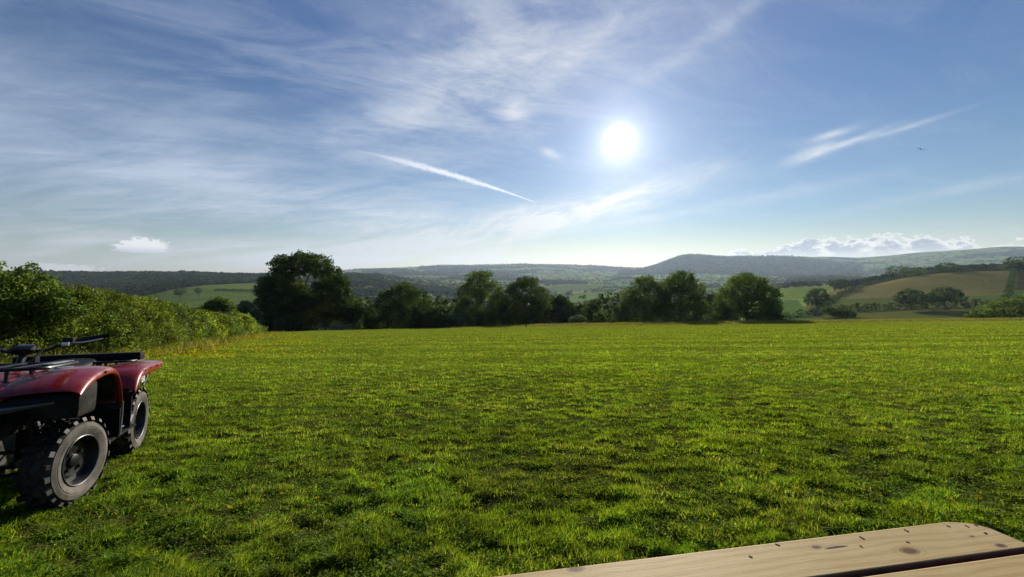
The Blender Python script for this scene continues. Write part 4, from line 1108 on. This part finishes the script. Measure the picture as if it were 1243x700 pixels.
# ------------------------------------------------------------------ wooden table
def build_table():
    zt = CZ - .52
    def tp(px, py):
        x, b, c = ray(px, py); t = (zt - CZ) / c; return Vector((float(x * t), float(b * t), zt))
    A = tp(1152, 632.5); B = tp(597, 699.5)
    d = (A - B).normalized(); nrm = Vector((d.y, -d.x, 0))
    g1 = (tp(1243, 662.5) - A).dot(nrm); g2 = (tp(1008, 699.5) - A).dot(nrm); g3 = (tp(1243, 669.5) - A).dot(nrm)
    end = (tp(1200, 640.5) - A).dot(d); e2 = (tp(1240, 656) - A).dot(d)
    print('table', A, B, 'gap', g1, g2, g3, 'end', end, e2)
    bw = (g1 + g2) / 2; gap = max(.008, g3 - g1)
    root = empty('wooden_table', A + Vector((0, 0, 0)), 'new pale wooden plank table top at the bottom right corner', 'table')
    root.rotation_euler = Matrix((d, -nrm, Vector((0, 0, 1)))).transposed().to_euler()
    toL = lambda px, py: ((tp(px, py) - A).dot(d), -(tp(px, py) - A).dot(nrm))
    knots = [(*toL(1104, 668.5), .011), (*toL(991, 664), .006), (*toL(1215, 662), .007), (*toL(699, 690), .010), (*toL(1180, 651), .003)]
    ck = toL(1014, 664)
    m, nt, n, out = mat('new_pine')
    co = n.coord('Object'); x, y, z = n.sep(co)
    kd = None; warp = None
    for kx, ky, kr in knots:
        dx = (x - kx) * .5; dy = y - ky
        q = ((dx * dx + dy * dy) * (1. / (kr * kr)))
        g = (q * -.30).f('EXPONENT'); c = (q * -1.3).f('EXPONENT'); wv = g * dy * 1.6
        kd = c if kd is None else kd.f('MAXIMUM', c); warp = wv if warp is None else warp + wv
    big = n.noise(n.xyz(x * 1.6, y * 3., z), 2.2, 3, .5)
    yy = y - warp * .35 + big * .035
    rings = ((yy * 330.) + n.noise(n.xyz(x * 1.2, yy * 40., z * 40.), 1., 3, .5) * 7.).f('SINE').ss(-.4, 1.)
    fine = n.noise(n.xyz(x * 9., yy * 420., z * 420.), 1., 6, .7).ss(.25, .75)
    blot = n.noise(n.xyz(x * 5., y * 9., z), 1.6, 5, .6)
    c0 = n.mix(rings * .42 + fine * .5, (.60, .435, .19), (.42, .265, .095))
    c0 = n.mix(blot.ss(.4, .75) * .5, c0, (.62, .49, .26))
    c0 = n.mix(kd.ss(.15, .85), c0, (.14, .070, .026))
    ringk = (kd * 20.).f('SINE').ss(.3, 1.) * kd.ss(.02, .2) * .5
    c0 = n.mix(ringk, c0, (.10, .05, .02))
    dots = n.noise(n.xyz(x * 60., y * 160., z), 1., 2, .5).ss(.74, .80)
    c0 = n.mix(dots * .18, c0, (.12, .08, .05))
    p = nt.nodes.new('ShaderNodeBsdfPrincipled'); nt.links.new(c0.o, p.inputs[0])
    p.inputs['Roughness'].default_value = .6; p.inputs['Specular IOR Level'].default_value = .2
    b = n.bump(fine + rings * .2, .2, .0008); nt.links.new(b.o, p.inputs['Normal']); nt.links.new(p.outputs[0], out.inputs[0])
    edge = principled('shaded_pine_edge', (.15, .075, .05), .8, var=.3, vscale=20)  # sawn board sides, colour darkened to paint in the shade of the gap
    hole = principled('dark_nail_hole', (.045, .028, .02), .8)
    TH = .045; Ln = 1.85
    mb = None
    for k in range(6):
        y0 = -k * (bw + gap); y1 = y0 - bw
        xe = (.012 + end) if k == 0 else end + .008 * ((k * 7) % 3 - 1)
        if k == 0: pts = [(xe - Ln, y0), (-.004, y0), (.012, y0 - .004), (end * .75, y0 - .013), (end + .003, y0 - .030), (max(e2, end + .006), y1), (xe - Ln, y1)]
        else: pts = [(xe - Ln, y0), (xe + .02, y0), (xe + .02, y1), (xe - Ln, y1)]
        bm = BM()
        f = bm.faces.new([bm.verts.new((px_, py_, 0)) for px_, py_ in pts])
        r = bmesh.ops.extrude_face_region(bm, geom=[f]); vs = [v for v in r['geom'] if isinstance(v, bmesh.types.BMVert)]
        bmesh.ops.translate(bm, verts=vs, vec=(0, 0, -TH))
        bm.normal_update(); bmesh.ops.recalc_face_normals(bm, faces=bm.faces)
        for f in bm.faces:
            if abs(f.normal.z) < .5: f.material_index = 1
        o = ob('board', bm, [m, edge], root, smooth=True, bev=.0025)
        if k == 0: mb = o
    for (px_, py_, rot) in ((943.6, 661, .2), (911, 675.5, .9), (1046, 652.6, 0), (1100, 644, 0), (1101.7, 658, .3), (1151, 638.6, 0), (1173.5, 638.6, 0), (1184.5, 637.5, .2), (1196, 647, 1.2), (1045, 663, .3)):
        X, Y = toL(px_, py_); bm = BM()
        if Y > -.004: Y = -.006
        q = .55 + .55 * random.random(); box(bm, (X, Y, .0002), (.0032 * q, .0075 * q, .0016), Matrix.Rotation(.25 + rot + random.uniform(-.4, .4), 3, 'Z'), .0004)
        ob('nail_hole', bm, hole, mb)
    bm = BM(); X, Y = ck
    pts = [(-.026, 0), (-.012, .0012), (.004, .0022), (.018, .001), (.03, -.0008), (.012, -.0012), (-.006, -.0018), (-.018, -.0008)]
    f = bm.faces.new([bm.verts.new((X + a, Y + c, .0004)) for a, c in pts]); ob('crack', bm, hole, mb, smooth=False)
    depth = 6 * (bw + gap)
    for xx in (end - .28, end - Ln + .28):
        bm = BM(); box(bm, (xx, -depth / 2, -TH - .036), (.045, depth - .06, .07), bev=.003); ob('cross_batten', bm, [m], root)
        for s in (-1, 1):
            bm = BM(); yb = -depth / 2 + s * depth * .30
            zg = float(HB(*(root.location.xy + (Matrix.Rotation(root.rotation_euler.z, 2) @ Vector((xx + .046, yb + s * .16)))))) - zt
            p0 = Vector((xx + .046, yb, -TH)); p1 = Vector((xx + .046, yb + s * .16, zg - .02))
            dd = p1 - p0; rot = dd.to_track_quat('Z', 'Y').to_matrix()
            box(bm, (p0 + p1) / 2, (.045, .09, dd.length), rot if False else Matrix.Rotation(-math.atan2(dd.y, dd.z), 3, 'X'), .003)
            ob('leg', bm, [m], root)
        bm = BM(); box(bm, (xx + .092, -depth / 2, -.40), (.045, depth * .85, .09), bev=.003); ob('leg_brace', bm, [m], root)

# ------------------------------------------------------------------ small things
def build_small():
    pm = principled('dark_wood_post', (.03, .025, .02), .9, var=.3)
    g = gpix(638.5, 397.3)
    bm = BM(); z0 = float(H(g.x, g.y))
    tube(bm, [(0, 0, -.2), (.01, 0, .35), (.02, 0, .78), (.03, .0, .84)], [.13, .12, .11, .05], 9)
    o = ob('post', bm, pm); o.location = (g.x, g.y, z0)
    o['label'] = 'small dark post standing alone on the field edge in front of the centre trees'; o['category'] = 'post'
    # bird on the wing
    b = at(1117, 181, 30); bm = BM()
    tube(bm, [(-.11, 0, 0), (-.06, 0, .005), (0, 0, .01), (.06, 0, .01), (.085, 0, .012)], [.012, .040, .052, .036, .008], 8)
    for s in (1, -1):
        grid(bm, [[(.045, s * .02, .015), (-.04, s * .02, .012)], [(.06, s * .11, .05), (-.02, s * .11, .045)], [(.02, s * .20, .055), (-.02, s * .19, .05)], [(-.06, s * .27, .04), (-.065, s * .268, .04)]])
        grid(bm, [[(-.09, s * .004, 0), (-.09, s * .016, 0)], [(-.17, s * .028, 0), (-.15, s * .03, 0)]])
    o = ob('bird', bm, principled('dark_feather', (.02, .02, .025), .7, var=.2), solid=.012); o.location = b; o.rotation_euler = (.55, -.25, .75)
    o['label'] = 'small dark bird flying alone in the blue sky at the upper right'; o['category'] = 'bird'
    # far farmhouse
    wall = principled('whitewash', (.55, .54, .50), .9, var=.08); slate = principled('slate_roof', (.06, .06, .07), .7, var=.2); glass = principled('dark_window', (.02, .025, .03), .2)
    c = at(126, 360, 640); z0 = max(float(HB(c.x, c.y)), c.z - 6.0)
    root = empty('farmhouse', (c.x, c.y, z0), 'tiny white gabled farmhouse among dark woods beyond the left hedge', 'house'); root.rotation_euler.z = .9
    bm = BM(); L, Wd, hh = 11, 6.5, 5.2
    pr = [(-Wd / 2, -12), (Wd / 2, -12), (Wd / 2, hh), (0, hh + 3.2), (-Wd / 2, hh)]
    for sx in (-L / 2, L / 2): bm.faces.new([bm.verts.new((sx, a, b_)) for a, b_ in pr])
    bm.verts.ensure_lookup_table()
    for i in range(5): bm.faces.new((bm.verts[i], bm.verts[(i + 1) % 5], bm.verts[5 + (i + 1) % 5], bm.verts[5 + i]))
    ob('wall', bm, wall, root, smooth=False)
    bm = BM()
    for s in (1, -1): grid(bm, [[(-L / 2 - .3, 0, hh + 3.35), (L / 2 + .3, 0, hh + 3.35)], [(-L / 2 - .3, s * (Wd / 2 + .4), hh - .25), (L / 2 + .3, s * (Wd / 2 + .4), hh - .25)]])
    rf = ob('roof', bm, slate, root, smooth=False, solid=.2)
    bm = BM(); box(bm, (L / 2 - .6, 0, hh + 3.9), (.8, .8, 1.8)); ob('chimney', bm, wall, rf, smooth=False)
    for sx in (-3, 0, 3):
        for zz in (1.6, 4.2):
            bm = BM(); box(bm, (sx, -Wd / 2 - .02, zz), (1., .08, 1.2)); ob('window', bm, glass, root, smooth=False)
    # yellow flowers
    ym, nt, n, out = mat('yellow_petal')
    d = nt.nodes.new('ShaderNodeBsdfDiffuse'); d.inputs[0].default_value = (.62, .45, .01, 1); t = nt.nodes.new('ShaderNodeBsdfTranslucent'); t.inputs[0].default_value = (.60, .46, .02, 1)
    mx = nt.nodes.new('ShaderNodeMixShader'); nt.links.new(d.outputs[0], mx.inputs[1]); nt.links.new(t.outputs[0], mx.inputs[2]); nt.links.new(mx.outputs[0], out.inputs[0])
    stem = leaf_mat('flower_stem', (.05, .09, .02), (.08, .12, .02), 0.)
    rng = np.random.default_rng(3)
    vm = []
    for k in range(3):
        bm = BM(); h = .085 + .02 * k
        tube(bm, [(0, 0, -.01), (.004, 0, h * .5), (.01, .004, h)], .0013, 4)
        nf = len(bm.faces); npet = 11
        for j in range(npet):
            a = 2 * math.pi * j / npet; ca, sa = math.cos(a), math.sin(a); q = .0055; rr = .0125 + .002 * (j % 2)
            f = bm.faces.new([bm.verts.new((.01 + ca * u - sa * v, .004 + sa * u + ca * v, h + w)) for u, v, w in ((.001, 0, 0), (rr * .7, -q * .6, .003), (rr, 0, .005), (rr * .7, q * .6, .003))]); f.material_index = 1
        me = bpy.data.meshes.new('yellow_flower'); bm.to_mesh(me); bm.free(); me.materials.append(stem); me.materials.append(ym); vm.append(me)
    cnt = 0
    proto = None
    while cnt < 240:
        Y = 2.1 * (9.5 / 2.1) ** rng.random(); u = rng.uniform(-1.33, 1.33)
        dens = (.12 + 1.1 * sstep(-.1, .7, u)) * (.25 + 1.5 * sstep(.45, .65, float(fbm(u * Y / 1.2, Y / 1.2, 2))))
        if rng.random() > dens: continue
        X = u * Y; o = bpy.data.objects.new('yellow_flower', vm[cnt % 3]); COL.objects.link(o)
        o.location = (X, Y, float(H(X, Y))); s = .75 + .6 * rng.random(); o.scale = (s, s, s * .8); o.rotation_euler = (rng.normal() * .25, rng.normal() * .25, rng.random() * 6)
        o['label'] = 'small yellow flower head standing just above the near grass'; o['category'] = 'flower'; o['group'] = 'yellow flowers scattered in the near grass'
        cnt += 1
    # drifts of buttercups too many to count
    n_ = 60000
    Y = 9 * (115 / 9) ** rng.random(n_); X = (rng.random(n_) * 2 - 1) * 1.4 * Y
    hs = hedge_side(X, Y); px = W0 / 2 + F * X / Y
    dn = fbm(X / 2.2, Y / 1.2, 3)
    k = ((hs > .6) & (hs < 9) & (Y > 13) & (Y < 50) & (rng.random(n_) < 1.5 * sstep(.38, .6, dn) * sstep(9, 2, hs))) | ((Y > 86) & (px > 560) & (rng.random(n_) < .05 * sstep(.45, .7, dn))) | ((Y < 26) & (hs > 6) & (rng.random(n_) < .018 * sstep(-.2, .7, X / Y) + .002))
    X, Y = X[k], Y[k]; hh = np.where(hedge_side(X, Y) < 6.6, .22, np.where(Y > 80, .28, .06)) * (.6 + .8 * rng.random(len(X)))
    c = np.stack([X, Y, H(X, Y) + hh], 1)
    v, tr = leaf_quads(c, np.where(hs[k] > 9, np.where(Y < 26, .028, .05), .055) * (1 + Y / 60), rng, 1., np.array([[0, -.3, 1.]]), .8)
    link('buttercups', mesh_np('buttercups', v, None, tr, None, [ym]), kind='stuff', label='yellow buttercups drifting along the hedge foot and far field edge', cat='flowers')
# ------------------------------------------------------------------ build
zlo, zhi = build_ground()
build_sky(); build_haze(zlo, zhi); build_camera()
build_grass(); build_hedge(); build_trees(); build_quad(); build_table(); build_small()
